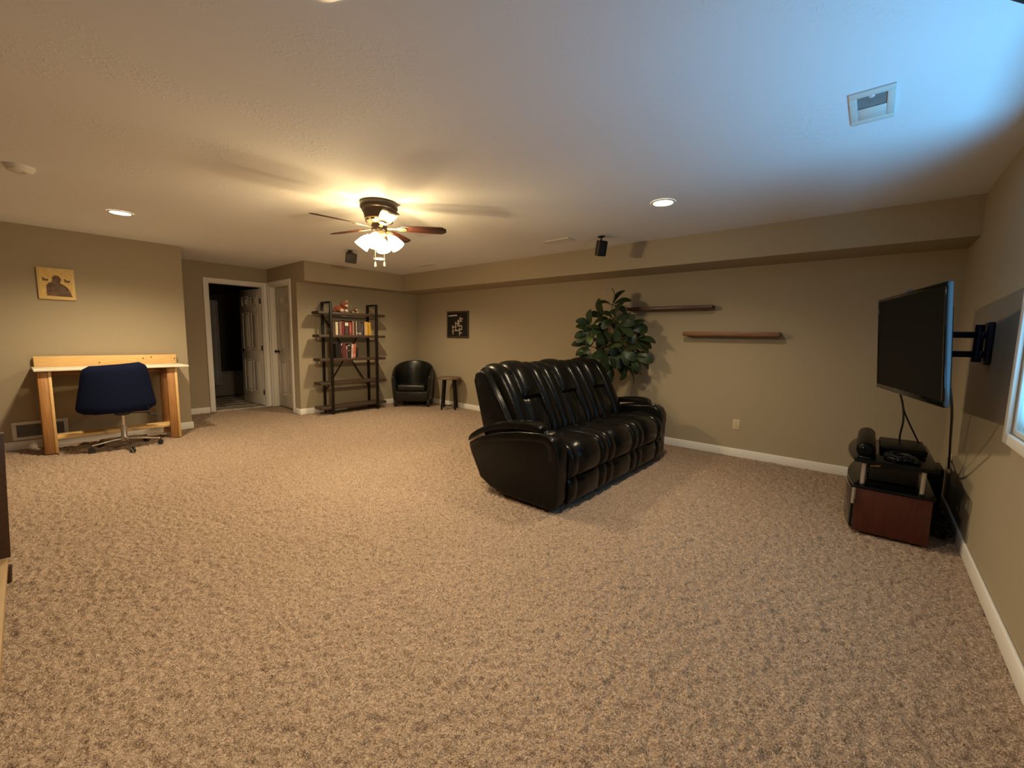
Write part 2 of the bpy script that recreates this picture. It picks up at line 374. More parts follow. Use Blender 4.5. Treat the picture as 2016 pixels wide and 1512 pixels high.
# baseboards
BH, BT = 0.088, 0.016
def bb(name, x0, x1, y0, y1, label):
    mb = MB().box(x0, x1, y0, y1, -0.01, BH)
    struct(name, mb, 'trim', label, 'baseboard', bevel=0.006)
bb('baseboard_back', XL+BT, XR-BT, YB-BT, YB, 'white baseboard along the back wall')
bb('baseboard_right', XR-BT, XR, YR, YB, 'white baseboard along the right wall under the window')
bb('baseboard_left', XL, XL+BT, YR, YE+BT, 'white baseboard along the left wall behind the desk')
bb('baseboard_doorway', XD, XD+BT, YE, DY0-0.065, 'short white baseboard left of the bathroom doorway')
bb('baseboard_bookcase', XL, XL+BT, YD2-BT, YB-BT, 'white baseboard behind the bookcase')
bb('baseboard_closet', EX1+0.075, XL, YD2-BT, YD2, 'tiny white baseboard beside the closed door')

# ------------------------------------------------------------------ doors
def door_leaf(parent, wd, ht, mtx, knob_x):
    th = 0.035
    leaf = MB().box(0, wd, 0, th, 0, ht).xf(mtx).build('door_leaf', 'door', parent, bevel=0.002, seg=1)
    st = 0.105; mid = 0.09; pw = (wd-2*st-mid)/2
    rows = [(0.22, 0.83), (1.00, 1.68), (1.78, ht-0.12)]
    for z0, z1 in rows:
        for k in range(2):
            x0 = st+k*(pw+mid)
            g = MB()
            for side in (-1, 1):                     # moulding ring and raised field on both faces
                yf = 0 if side < 0 else th; d = 0.010*side
                for (a0, a1, c0, c1) in ((x0, x0+pw, z0, z0+0.016), (x0, x0+pw, z1-0.016, z1), (x0, x0+0.016, z0+0.016, z1-0.016), (x0+pw-0.016, x0+pw, z0+0.016, z1-0.016)):
                    g.box(a0, a1, min(yf, yf+d), max(yf, yf+d), c0, c1)
                g.box(x0+0.045, x0+pw-0.045, min(yf, yf+d*0.7), max(yf, yf+d*0.7), z0+0.045, z1-0.045)
            g.xf(mtx).build('panel', 'door', leaf, bevel=0.004, seg=1)
    kb = MB()
    for side in (-1, 1):
        y0 = 0 if side < 0 else th
        prof = [(0.030, 0.0), (0.030, 0.006), (0.012, 0.010), (0.011, 0.030), (0.024, 0.038), (0.027, 0.050), (0.022, 0.062), (0.0, 0.066)]
        tmp = MB().lathe(prof, n=18)
        kb2 = tmp.xf(Matrix.Translation((knob_x, y0, 0.985)) @ Matrix.Rotation(R(90)*(1 if side < 0 else -1), 4, 'X'))
        kb.add(kb2.v, kb2.f)
    kb.xf(mtx).build('knob', 'brown', leaf, smooth=True, label='dark bronze round door knob')
    return leaf
d1 = thing('door_1', (XD, DY1, 0), 'white six-panel door standing open into the dark bathroom', 'door', kind='structure')
cs = MB()
for (y0, y1, z0, z1) in ((DY0-0.06, DY0, 0, DZ+0.06), (DY1, DY1+0.06, 0, DZ+0.06), (DY0, DY1, DZ, DZ+0.06)):
    cs.box(XD, XD+0.018, y0, y1, z0, z1)
cs.build('door_casing', 'trim', d1, bevel=0.005)
MB().box(XD-0.125, XD, DY0, DY0+0.018, 0, DZ).box(XD-0.125, XD, DY1-0.018, DY1, 0, DZ).box(XD-0.125, XD, DY0+0.018, DY1-0.018, DZ-0.018, DZ).build('door_jamb', 'trim', d1, bevel=0.002, seg=1)
a1 = R(83)
hinge = Vector((XD-0.085, DY1-0.022, 0.012))
dx = Vector((-math.sin(a1), -math.cos(a1), 0)); dyv = Vector((math.cos(a1), -math.sin(a1), 0))*-1
m1 = Matrix(((dx.x, dyv.x, 0, hinge.x), (dx.y, dyv.y, 0, hinge.y), (0, 0, 1, hinge.z), (0, 0, 0, 1)))
door_leaf(d1, 0.765, 2.09, m1, 0.70)
for z in (0.25, 1.05, 1.88):
    MB().cyl((XD-0.078, DY1-0.024, z-0.045), (XD-0.078, DY1-0.024, z+0.045), 0.008, n=10).box(XD-0.115, XD-0.078, DY1-0.026, DY1-0.018, z-0.045, z+0.045).build('hinge', 'brown', d1, smooth=True)
d2 = thing('door_2', (EX0, YD2, 0), 'closed white panel door beside the bathroom doorway', 'door', kind='structure')
cs = MB()
for (x0, x1, z0, z1) in ((EX0-0.06, EX0, 0, EZ+0.07), (EX1, EX1+0.07, 0, EZ+0.07), (EX0, EX1, EZ, EZ+0.07)):
    cs.box(x0, x1, YD2-0.018, YD2, z0, z1)
cs.build('door_casing', 'trim', d2, bevel=0.005)
MB().box(EX0, EX0+0.015, YD2, YD2+0.13, 0, EZ).box(EX1-0.015, EX1, YD2, YD2+0.13, 0, EZ).box(EX0+0.015, EX1-0.015, YD2, YD2+0.13, EZ-0.015, EZ).build('door_jamb', 'trim', d2, bevel=0.002, seg=1)
door_leaf(d2, EX1-EX0-0.036, 2.10, Matrix.Translation((EX0+0.018, YD2+0.085, 0.012)), 0.07)

# bath fittings seen through the door
tb = thing('bathtub', (-10.44, 2.9, 0), 'glossy bathtub in the shadow of the dark bathroom', 'bathtub')
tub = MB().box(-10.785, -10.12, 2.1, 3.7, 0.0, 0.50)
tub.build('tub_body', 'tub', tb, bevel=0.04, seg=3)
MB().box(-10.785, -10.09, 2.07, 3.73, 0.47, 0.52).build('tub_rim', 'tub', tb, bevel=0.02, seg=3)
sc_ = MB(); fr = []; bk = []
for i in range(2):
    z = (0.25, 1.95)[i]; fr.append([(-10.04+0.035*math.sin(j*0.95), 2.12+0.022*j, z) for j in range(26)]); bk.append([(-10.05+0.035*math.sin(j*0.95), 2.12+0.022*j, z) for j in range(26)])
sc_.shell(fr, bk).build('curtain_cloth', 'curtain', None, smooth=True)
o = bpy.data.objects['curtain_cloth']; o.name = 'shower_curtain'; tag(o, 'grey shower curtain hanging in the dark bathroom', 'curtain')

# ------------------------------------------------------------------ window
wn = thing('window_1', (XR, (WY0+WY1)/2, WZ0), 'white framed window glowing blue at the right edge', 'window', kind='structure')
cs = MB(); cw_ = 0.052
for (y0, y1, z0, z1) in ((WY0-cw_, WY0, WZ0-cw_, WZ1+cw_), (WY1, WY1+cw_, WZ0-cw_, WZ1+cw_), (WY0, WY1, WZ0-cw_, WZ0), (WY0, WY1, WZ1, WZ1+cw_)):
    cs.box(XR-0.018, XR, y0, y1, z0, z1)
cs.build('window_casing', 'trim', wn, bevel=0.004)
f = MB(); t = 0.024
for (y0, y1, z0, z1) in ((WY0, WY0+t, WZ0, WZ1), (WY1-t, WY1, WZ0, WZ1), (WY0+t, WY1-t, WZ0, WZ0+t), (WY0+t, WY1-t, WZ1-t, WZ1), ((WY0+WY1)/2-t/2, (WY0+WY1)/2+t/2, WZ0+t, WZ1-t)):
    f.box(XR+0.004, XR+0.034, y0, y1, z0, z1)
f.build('window_frame', 'white', wn, bevel=0.004)
mid = (WY0+WY1)/2
MB().box(XR+0.016, XR+0.020, WY0+t, mid-t/2, WZ0+t, WZ1-t).build('pane', 'glass', wn)
MB().box(XR+0.016, XR+0.020, mid+t/2, WY1-t, WZ0+t, WZ1-t).build('pane', 'glass', wn)

# ------------------------------------------------------------------ ceiling fixtures
CAN_LABELS = ['lit recessed ceiling light beyond the ceiling fan, over the armchair corner', 'lit recessed ceiling light above the wooden desk',
              'lit recessed ceiling light above the sofa, near the black speaker', 'lit recessed ceiling light at the top edge of the photo']
for (x, y), lb, cw_w in zip(CANS, CAN_LABELS, CAN_W):
    t = thing('recessed_light', (x, y, H), lb, 'ceiling light', 'recessed ceiling lights')
    ring = MB(); n = 32; vs_ = []; fs = []
    for r_, z_ in ((0.095, H-0.001), (0.093, H-0.006), (0.080, H-0.009), (0.074, H-0.004)):
        for j in range(n): vs_.append((x+r_*math.cos(2*math.pi*j/n), y+r_*math.sin(2*math.pi*j/n), z_))
    for i in range(3):
        for j in range(n): fs.append((i*n+j, i*n+(j+1)%n, (i+1)*n+(j+1)%n, (i+1)*n+j))
    ring.add(vs_, fs).build('trim_ring', 'white', t, smooth=True)
    MB().lathe([(0.0, 0.0), (0.076, -0.001), (0.076, -0.006), (0.04, -0.012), (0.0, -0.014)], (x, y, H), 28).build('lamp_disc', 'candisc', t, smooth=True)
    sp = lamp('recessed_bulb', 'SPOT', (x, y, H-0.03), cw_w, WARM, spot_size=R(150), spot_blend=0.7, shadow_soft_size=0.07)
    sp.parent = t; sp.location = (0, 0, -0.03)

# ceiling fan
ft = thing('ceiling_fan', (FAN[0], FAN[1], H), 'dark bronze ceiling fan with five wooden blades and lit glass shades', 'ceiling fan')
cx, cy = FAN
MB().lathe([(0.0, H), (0.152, H), (0.156, H-0.01), (0.156, H-0.045), (0.146, H-0.058), (0.138, H-0.062), (0.140, H-0.072), (0.128, H-0.092), (0.122, H-0.118),
            (0.118, H-0.138), (0.0, H-0.14)], (cx, cy, 0), 40).build('housing', 'fanmetal', ft, smooth=True)
vr = MB().lathe([(0.118, H-0.136), (0.112, H-0.15), (0.092, H-0.168), (0.070, H-0.176), (0.0, H-0.176)], (cx, cy, 0), 40)
vent_ring = vr.build('vent_ring', 'brass', ft, smooth=True)
sl = MB()
for k in range(12):
    a = 2*math.pi*k/12; mm = Matrix.Translation((cx, cy, H-0.152)) @ Matrix.Rotation(a, 4, 'Z')
    b = MB().box(0.100, 0.114, -0.016, 0.016, -0.005, 0.005).xf(mm); sl.add(b.v, b.f)
sl.build('vent_slot', 'brown', vent_ring, kind='stuff')
MB().lathe([(0.062, 2.262), (0.066, 2.25), (0.066, 2.215), (0.060, 2.205), (0.03, 2.20)], (cx, cy, 0), 28).build('motor_hub', 'fanmetal', ft, smooth=True)
for k in range(5):
    a = R(49 + 72*k); mm = Matrix.Translation((cx, cy, 2.238)) @ Matrix.Rotation(a, 4, 'Z')
    tilt = Matrix.Rotation(R(-12), 4, 'X')
    out = []
    for i in range(13):
        u = i/12; x = 0.17 + 0.40*u; wd = 0.048 + 0.016*min(1, u*1.6)
        if u > 0.9: wd *= math.sqrt(max(0.05, 1-((u-0.9)/0.1)**2*0.8))
        if u < 0.1: wd *= 0.75+2.5*u
        out.append((x, wd))
    poly = [(x, -wd) for x, wd in out] + [(x, wd) for x, wd in reversed(out)]
    bl = MB().prism(poly, -0.003, 0.003, 'xy').xf(mm @ tilt).build('blade', 'blade', ft, bevel=0.002, seg=1)
    iron = MB().prism([(0.055, -0.016), (0.14, -0.012), (0.17, -0.034), (0.225, -0.030), (0.235, 0.0), (0.225, 0.030), (0.17, 0.034), (0.14, 0.012), (0.055, 0.016)], -0.010, -0.004, 'xy').xf(mm @ tilt)
    iron.build('blade_iron', 'brass', bl, bevel=0.002, seg=1)
MB().lathe([(0.0, 2.205), (0.055, 2.203), (0.060, 2.188), (0.050, 2.165), (0.032, 2.15), (0.028, 2.135), (0.014, 2.125), (0.0, 2.122)], (cx, cy, 0), 28).build('light_kit', 'brass', ft, smooth=True)
for k, az in enumerate((40, 134, 220, 306)):
    a = R(az); d = Vector((math.cos(a), math.sin(a), 0))
    ax = (d*0.62 + Vector((0, 0, -0.78))).normalized(); base = Vector((cx, cy, 2.172)) + d*(0.084 if k in (0, 2) else 0.066)
    arm = MB().tube([Vector((cx, cy, 2.180)) + d*0.03, Vector((cx, cy, 2.186)) + d*0.055, base], 0.011, 8).build('arm', 'brass', ft, smooth=True)
    rot = ax.to_track_quat('Z', 'Y').to_matrix().to_4x4()
    prof = [(0.0, 0.0), (0.020, 0.0), (0.023, 0.012), (0.037, 0.032), (0.048, 0.058), (0.056, 0.090), (0.062, 0.125), (0.059, 0.126), (0.045, 0.088), (0.0, 0.078)]
    MB().lathe(prof, n=28).xf(Matrix.Translation(base) @ rot).build('lamp_shade', 'shade', arm, smooth=True, label='glowing frosted glass bell shade')
    bu = base + ax*0.062
    MB().ball(bu, 0.022, 12).build('bulb', 'candisc', arm, smooth=True)
    lp = lamp('fan_bulb', 'POINT', (0, 0, 0), FAN_W, (1.0, 0.80, 0.48), shadow_soft_size=0.026); lp.parent = ft; lp.location = bu + ax*0.03 - ft.location
for k, (ox, oy, zb) in enumerate(((-0.03, -0.025, 1.905), (0.03, 0.025, 1.91))):
    ch = MB().tube([(cx+ox, cy+oy, 2.15), (cx+ox, cy+oy, zb+0.04)], 0.0018, 6).build('pull_chain', 'brass', ft, smooth=True)
    MB().lathe([(0.002, 0.045), (0.006, 0.038), (0.0085, 0.02), (0.0085, 0.004), (0.0, 0.0)], (cx+ox, cy+oy, zb), 12).build('pull_knob', 'ivory', ch, smooth=True)

# smoke detector
sd = thing('smoke_detector', (-4.607, 0.10, H), 'round white smoke detector on the ceiling at the left edge', 'smoke detector')
MB().lathe([(0.0, 0.0), (0.075, 0.0), (0.075, -0.016), (0.068, -0.020), (0.064, -0.034), (0.045, -0.042), (0.0, -0.043)], (-4.607, 0.10, H), 28).build('detector_body', 'white', sd, smooth=True)
MB().lathe([(0.0, 0.0), (0.014, 0.0), (0.014, -0.006), (0.0, -0.007)], (-4.585, 0.12, H-0.041), 14).build('test_button', 'ivory', sd, smooth=True)

# ceiling registers
def register(x0, x1, y0, y1, label, damper=True, along='y'):
    t = thing('ceiling_vent', ((x0+x1)/2, (y0+y1)/2, H), label, 'ceiling vent', 'ceiling vents')
    g = 0.030
    ix0, ix1, iy0, iy1 = x0+g, x1-g, y0+g*1.6, y1-g*1.6
    fr_ = MB().box(x0, x1, y0, iy0, H-0.010, H).box(x0, x1, iy1, y1, H-0.010, H).box(x0, ix0, iy0, iy1, H-0.010, H).box(ix1, x1, iy0, iy1, H-0.010, H)
    fr_.build('vent_frame', 'white', t, bevel=0.004)
    MB().box(ix0, ix1, iy0, iy1, H-0.003, H-0.001).build('vent_screen', 'grey', t)
    if damper:
        if along == 'y': MB().box(ix0, ix1, (iy0+iy1)/2, iy1, H-0.008, H-0.004).build('damper', 'white', t, bevel=0.001, seg=1); MB().ball(((ix0+ix1)/2, iy0+0.004, H-0.010), 0.012, 10, (1, 1, 0.5)).build('damper_tab', 'white', t, smooth=True)
        else:
            n = 5
            for k in range(n):
                yy = iy0+(iy1-iy0)*(k+0.5)/n; MB().box(ix0, ix1, yy-0.004, yy+0.004, H-0.009, H-0.003).build('slat', 'white', t)
register(-0.178, -0.012, 2.535, 2.885, 'square white ceiling vent with a grey opening, near the window')
register(-3.02, -2.68, 4.08, 4.22, 'small white ceiling vent left of the sofa speaker', along='x')
register(-5.66, -5.33, 4.25, 4.37, 'faint white ceiling vent near the far corner behind the fan', along='x')

# ceiling speakers
def speaker(x, y, yaw, label, tilt=15, zc=2.31, ht=0.165, wd=0.105, bodymat='black'):
    t = thing('ceiling_speaker', (x, y, H), label, 'speaker', 'surround speakers on the ceiling')
    MB().lathe([(0.0, H), (0.042, H), (0.042, H-0.010), (0.030, H-0.016), (0.014, H-0.02), (0.0, H-0.02)], (x, y, 0), 20, 1.0, 0.7).build('mount_plate', bodymat, t, smooth=True)
    MB().tube([(x, y, H-0.015), (x, y, H-0.04), (x-0.012*math.cos(yaw), y-0.012*math.sin(yaw), zc+ht*0.45)], 0.010, 8).build('bracket', bodymat, t, smooth=True)
    mm = Matrix.Translation((x, y, zc)) @ Matrix.Rotation(yaw, 4, 'Z') @ Matrix.Rotation(R(tilt), 4, 'Y')
    poly = [(-0.055, -0.03), (-0.045, -0.047), (0.03, -wd/2), (0.045, -wd/2), (0.045, wd/2), (0.03, wd/2), (-0.045, 0.047), (-0.055, 0.03)]
    MB().prism(poly, -ht/2, ht/2, 'xy').xf(mm).build('speaker_body', bodymat, t, bevel=0.018, seg=4)
    MB().box(0.044, 0.052, -wd/2+0.006, wd/2-0.006, -ht/2+0.008, ht/2-0.008).xf(mm).build('grille', 'cloth_black' if bodymat == 'black' else bodymat, t, bevel=0.004)
speaker(-2.36, 4.25, R(-35), 'black satellite speaker hanging from the ceiling above the sofa')
speaker(-5.43, 2.99, R(-10), 'black satellite speaker with haze in its colour, on the ceiling behind the fan', tilt=22, zc=2.345, ht=0.13, wd=0.15, bodymat='sphazed')
_m = (Vector((0.206, 2.008, 0)) + Vector((0.269, 2.095, 0)))/2 + Vector((0.81, -0.59, 0))*0.052 + Vector((0.587, 0.81, 0))*0.02
speaker(_m.x, _m.y, R(144), 'black ceiling speaker cut off by the top right corner', tilt=0, zc=2.395, ht=0.075, wd=0.24)

# ------------------------------------------------------------------ sofa
so = thing('reclining_sofa', (-2.15, 3.585, 0), 'black leather three-seat reclining sofa in the middle of the carpet', 'sofa')
Y0, Y1 = 2.50, 4.67; AT = 0.165; I0, I1 = Y0+AT, Y1-AT; SW = (I1-I0)/3
core = [(-1.74, 0.05), (-1.74, 0.38), (-2.12, 0.42), (-2.30, 0.72), (-2.49, 1.00), (-2.56, 1.03), (-2.64, 1.00), (-2.655, 0.93), (-2.50, 0.40), (-2.42, 0.05)]
MB().prism(core, I0-0.07, I1+0.02, 'xz').build('body_frame', 'leather', so, bevel=0.02, seg=3)
arm_prof = [(-1.715, 0.02), (-1.688, 0.10), (-1.682, 0.40), (-1.690, 0.50), (-1.720, 0.562), (-1.775, 0.592), (-1.85, 0.604), (-2.05, 0.586), (-2.25, 0.548), (-2.45, 0.485), (-2.61, 0.405),
            (-2.625, 0.385), (-2.60, 0.32), (-2.48, 0.115), (-2.36, 0.055), (-2.20, 0.03)]
def inset(poly, d):
    n = len(poly); out = []
    for i in range(n):
        p0, p1, p2 = np.array(poly[i-1]), np.array(poly[i]), np.array(poly[(i+1) % n])
        a = p1-p0; b = p2-p1; na = np.array([-a[1], a[0]])/np.linalg.norm(a); nb = np.array([-b[1], b[0]])/np.linalg.norm(b)
        m_ = na+nb; m_ = m_/max(np.linalg.norm(m_), 1e-6); out.append(tuple(p1 + m_*d/max(0.5, float(m_@na))))
    return out
for (a0, a1, outer) in ((Y0, I0, -1), (I1, Y1, 1)):
    arm = MB().prism(arm_prof, a0+0.006, a1-0.006, 'xz').build('armrest', 'leather', so, bevel=0.035, seg=4)
    top = arm_prof[2:11]; ins = inset(arm_prof, 0.075)[2:11]
    band = top + list(reversed(ins)); yo = a0 if outer < 0 else a1-0.03
    MB().prism(band, yo, yo+0.03, 'xz').build('arm_facing', 'leather', arm, bevel=0.010, seg=2)
    # padded arm top, curved bar over the arm
    pp = spline([(-2.635, 0.435), (-2.52, 0.505), (-2.36, 0.572), (-2.20, 0.612), (-2.04, 0.632), (-1.93, 0.634), (-1.86, 0.622)], 16)
    fr = []; bk = []
    for i, qn in enumerate(pp):
        u = i/15; hh = 0.030 if 0 < i < 15 else 0.018; wv = 0.5*(a1-a0)*(0.9 if 0 < i < 15 else 0.75)
        yc = (a0+a1)/2; fr.append([(qn[0], yc-wv, qn[1]-0.01), (qn[0], yc-wv*0.92, qn[1]+hh*0.6), (qn[0], yc-wv*0.5, qn[1]+hh), (qn[0], yc, qn[1]+hh*1.1), (qn[0], yc+wv*0.5, qn[1]+hh), (qn[0], yc+wv*0.92, qn[1]+hh*0.6), (qn[0], yc+wv, qn[1]-0.01)])
        bk.append([(qn[0], y_[1], qn[1]-0.028) for y_ in fr[-1]])
    MB().shell(fr, bk).build('arm_pad', 'leather', so, smooth=True)
    n = 24; yc = (a0+a1)/2; ring = MB(); vs_ = []; fs = []
    for (r_, z_) in ((0.046, 0.603), (0.046, 0.609), (0.039, 0.609), (0.039, 0.575)):
        for j in range(n): vs_.append((-1.815+r_*math.cos(2*math.pi*j/n), yc+r_*math.sin(2*math.pi*j/n), z_))
    for i in range(3):
        for j in range(n): fs.append((i*n+j, i*n+(j+1)%n, (i+1)*n+(j+1)%n, (i+1)*n+j))
    ring.add(vs_, fs).build('cup_holder', 'chrome', arm, smooth=True, label='chrome cup holder ring')
for k in range(3):
    s0 = I0+SW*k; s1 = s0+SW; g = 0.004; side = 0.125
    seat = [(-2.22, 0.455), (-2.05, 0.475), (-1.88, 0.487), (-1.76, 0.475), (-1.70, 0.430), (-1.678, 0.36), (-1.69, 0.245)]
    for (y0, y1, bu) in ((s0+g, s0+side, 0.030), (s0+side, s1-side, 0.038), (s1-side, s1-g, 0.030)):
        pad(MB(), seat, y0, y1, 0.07, bu, 22, 9, 2.4, 0.10, 1).build('seat_cushion', 'leather', so, smooth=True)
    foot = [(-1.694, 0.240), (-1.676, 0.17), (-1.690, 0.045)]
    for (y0, y1, bu) in ((s0+g, s0+side, 0.018), (s0+side, s1-side, 0.022), (s1-side, s1-g, 0.018)):
        pad(MB(), foot, y0, y1, 0.05, bu, 10, 7, 2.6, 0.3, 1).build('footrest_panel', 'leather', so, smooth=True)
    bs = 0.17
    back = [(-2.14, 0.44), (-2.20, 0.58), (-2.29, 0.76), (-2.39, 0.92), (-2.46, 1.005), (-2.54, 1.035), (-2.62, 1.01), (-2.655, 0.94)]
    for (y0, y1) in ((s0+g, s0+bs), (s1-bs, s1-g)):
        pad(MB(), back, y0, y1, 0.05, 0.052, 26, 9, 2.2, 0.12, -1).build('back_bolster', 'leather', so, smooth=True)
    lum = [(-2.145, 0.44), (-2.195, 0.58), (-2.265, 0.70), (-2.315, 0.785)]
    pad(MB(), lum, s0+bs, s1-bs, 0.04, 0.036, 18, 13, 2.6, 0.22, -1, pleat=0.006).build('lumbar_cushion', 'leather', so, smooth=True)
    hd = [(-2.300, 0.775), (-2.335, 0.84), (-2.395, 0.94), (-2.455, 1.015), (-2.53, 1.045), (-2.61, 1.02), (-2.65, 0.95)]
    pad(MB(), hd, s0+bs-0.005, s1-bs+0.005, 0.04, 0.062, 22, 11, 3.0, 0.16, -1).build('headrest', 'leather', so, smooth=True)
for (x, y) in ((-1.80, 2.62), (-2.33, 2.62), (-1.80, 4.55), (-2.33, 4.55)):
    MB().box(x-0.03, x+0.03, y-0.03, y+0.03, 0.0, 0.06).build('foot', 'black', so, bevel=0.004)

# ------------------------------------------------------------------ plant
PX, PY = -2.74, 4.93
pl = thing('artificial_tree', (PX, PY, 0), 'tall bushy green plant with large oval leaves behind the sofa', 'plant')
MB().lathe([(0.0, 0.0), (0.12, 0.0), (0.155, 0.27), (0.165, 0.27), (0.165, 0.30), (0.148, 0.30), (0.140, 0.265), (0.0, 0.265)], (PX, PY, 0), 24).build('pot', 'pot', pl, smooth=True)
MB().lathe([(0.0, 0.272), (0.08, 0.272), (0.138, 0.266), (0.0, 0.262)], (PX, PY, 0), 20).build('soil', 'soil', pl, smooth=True)
MB().tube([(PX, PY, 0.26), (PX+0.03, PY, 0.6), (PX+0.02, PY-0.02, 0.95), (PX+0.10, PY, 1.25), (PX+0.16, PY, 1.55)], [0.022, 0.02, 0.018, 0.015, 0.010], 8).build('trunk', 'bark', pl, smooth=True)
def leaf_mesh(nm, ln, wd, m_):
    fr = []; bk = []
    for i in range(9):
        u = i/8; x = 0.03+ln*u; hw = wd*max(0.04, math.sin(math.pi*(0.03+0.94*u**1.12)))**0.62*(0.80+0.25*u)
        z = 0.035*math.sin(u*2.4) - 0.05*u*u
        row = [(x, hw*v, z+0.010*abs(v)*2-0.012*v*v) for v in (-1, -0.5, 0, 0.5, 1)]
        fr.append(row); bk.append([(a, b, c-0.0016) for a, b, c in row])
    mb = MB().shell(fr, bk); mb.tube([(-0.02, 0, -0.002), (0.02, 0, 0.0), (0.05, 0, 0.001)], 0.0028, 5)
    o = mb.build(nm, m_, None, smooth=True); me_ = o.data; bpy.data.objects.remove(o); return me_
LV = [leaf_mesh('leaf', 0.205, 0.066, 'leafA'), leaf_mesh('leaf', 0.175, 0.060, 'leafA'), leaf_mesh('leaf', 0.215, 0.068, 'leafA'), leaf_mesh('leaf', 0.17, 0.052, 'leafB')]
def pt(px, py, y):
    d = fw + rr*(px-1008)/F_PX - uu*(py-756)/F_PX; t_ = y/d.y
    return Vector((0, 0, CAM_H)) + d*t_
# (pixel x, pixel y, depth, leaf directions seen from the front: angle in degrees, 0 = right, 90 = up, and how far the leaf points at the viewer)
ROS = [(1206, 600, 4.95, [(58, .1, 0), (175, .05, 1), (100, .4, 0), (20, .5, 2), (-40, .5, 0)]),
       (1208, 628, 4.92, [(75, .5, 2), (150, .4, 1), (5, .3, 2), (-75, .7, 0), (215, .5, 0)]),
       (1186, 650, 4.86, [(160, .3, 1), (110, .3, 0), (-60, .8, 0), (200, .6, 1), (-110, .7, 2)]),
       (1165, 640, 4.85, [(105, .1, 1), (170, .3, 2), (30, .5, 0), (-130, .6, 0)]),
       (1163, 655, 4.80, [(195, .2, 2), (215, .35, 0), (-100, .8, 3), (250, .5, 1), (160, .2, 1)]),
       (1152, 680, 4.82, [(230, .3, 3), (180, .2, 1), (-70, .6, 0), (260, .3, 0)]),
       (1235, 652, 4.92, [(40, .2, 2), (75, .2, 0), (-20, .4, 2), (15, .1, 0), (-70, .6, 1)]),
       (1250, 668, 4.96, [(-30, .3, 2), (-50, .2, 0), (40, .4, 1), (0, .6, 0)]),
       (1215, 640, 4.80, [(-100, .6, 0), (10, .5, 1), (-45, .7, 2), (130, .7, 0)]),
       (1195, 690, 4.76, [(25, .35, 3), (-120, .5, 0), (-60, .5, 2), (140, .6, 0), (-160, .4, 1)]),
       (1192, 700, 4.78, [(-105, .3, 3), (-35, .35, 2), (-85, .4, 0), (190, .4, 1)]),
       (1222, 690, 4.84, [(-30, .3, 0), (20, .4, 2), (-70, .4, 1), (70, .5, 0)]),
       (1245, 700, 4.94, [(-40, .2, 2), (-75, .2, 0), (0, .3, 1), (-20, .5, 0)]),
       (1165, 700, 4.86, [(-110, .3, 0), (220, .2, 1), (-60, .5, 2), (170, .4, 0)]),
       (1190, 720, 4.80, [(-85, .15, 2), (-120, .3, 0), (-65, .2, 1)]),
       (1230, 720, 4.90, [(-60, .2, 0), (-100, .3, 1), (-20, .3, 2)]),
       (1178, 668, 4.98, [(90, .3, 2), (200, .3, 0), (-90, .3, 1), (0, .2, 0)]),
       (1218, 668, 5.02, [(60, .2, 0), (-10, .2, 2), (-80, .2, 1), (120, .2, 0)]),
       (1200, 672, 5.00, [(30, .3, 2), (150, .3, 2), (-90, .4, 2), (-30, .4, 0), (-150, .4, 0)]),
       (1225, 705, 5.00, [(-90, .2, 2), (-45, .3, 0), (10, .3, 2), (150, .3, 0)]),
       (1172, 715, 4.92, [(-90, .2, 2), (-140, .3, 0), (180, .3, 2), (-30, .4, 0)]),
       (1205, 715, 4.90, [(-95, .3, 2), (-50, .3, 0), (-140, .4, 2), (30, .4, 1)]),
       (1190, 625, 5.00, [(120, .2, 2), (170, .3, 0), (-90, .3, 2), (30, .3, 0)])]
right = Vector((rr.x, rr.y, 0)).normalized(); toward = Vector((-fw.x, -fw.y, 0)).normalized()
for px_, py_, dep, lvs in ROS:
    c = pt(px_, py_, dep)
    MB().tube([c, (c+Vector((PX+0.1, PY, 1.25)))/2 + Vector((0, 0, -0.03)), Vector((PX+0.09, PY, min(1.45, max(1.0, c.z-0.12))))], [0.004, 0.006, 0.008], 5).build('branch', 'bark', pl, smooth=True)
    for ang, fwd, kind in lvs:
        ang2 = R(ang + random.uniform(-6, 6)); f2 = fwd*0.9
        d = (right*math.cos(ang2) + Vector((0, 0, 1))*math.sin(ang2))*math.sqrt(max(0.05, 1-f2*f2)) + toward*f2
        tip = c + d*0.23
        if tip.y > 5.24: d = (d + Vector((0, -(tip.y-5.22)/0.2, 0))).normalized()
        nrm = toward*random.uniform(0.2, 0.9) + Vector((0, 0, random.uniform(0.1, 0.9))) + right*random.uniform(-0.7, 0.7); nrm = (nrm - d*nrm.dot(d)).normalized()
        side_ = nrm.cross(d)
        o = bpy.data.objects.new('leaf', LV[kind]); C.objects.link(o); o.parent = pl
        cc = c - pl.location
        s_ = random.uniform(0.88, 1.08)
        o.matrix_local = Matrix(((d.x*s_, side_.x*s_, nrm.x*s_, cc.x), (d.y*s_, side_.y*s_, nrm.y*s_, cc.y), (d.z*s_, side_.z*s_, nrm.z*s_, cc.z), (0, 0, 0, 1)))

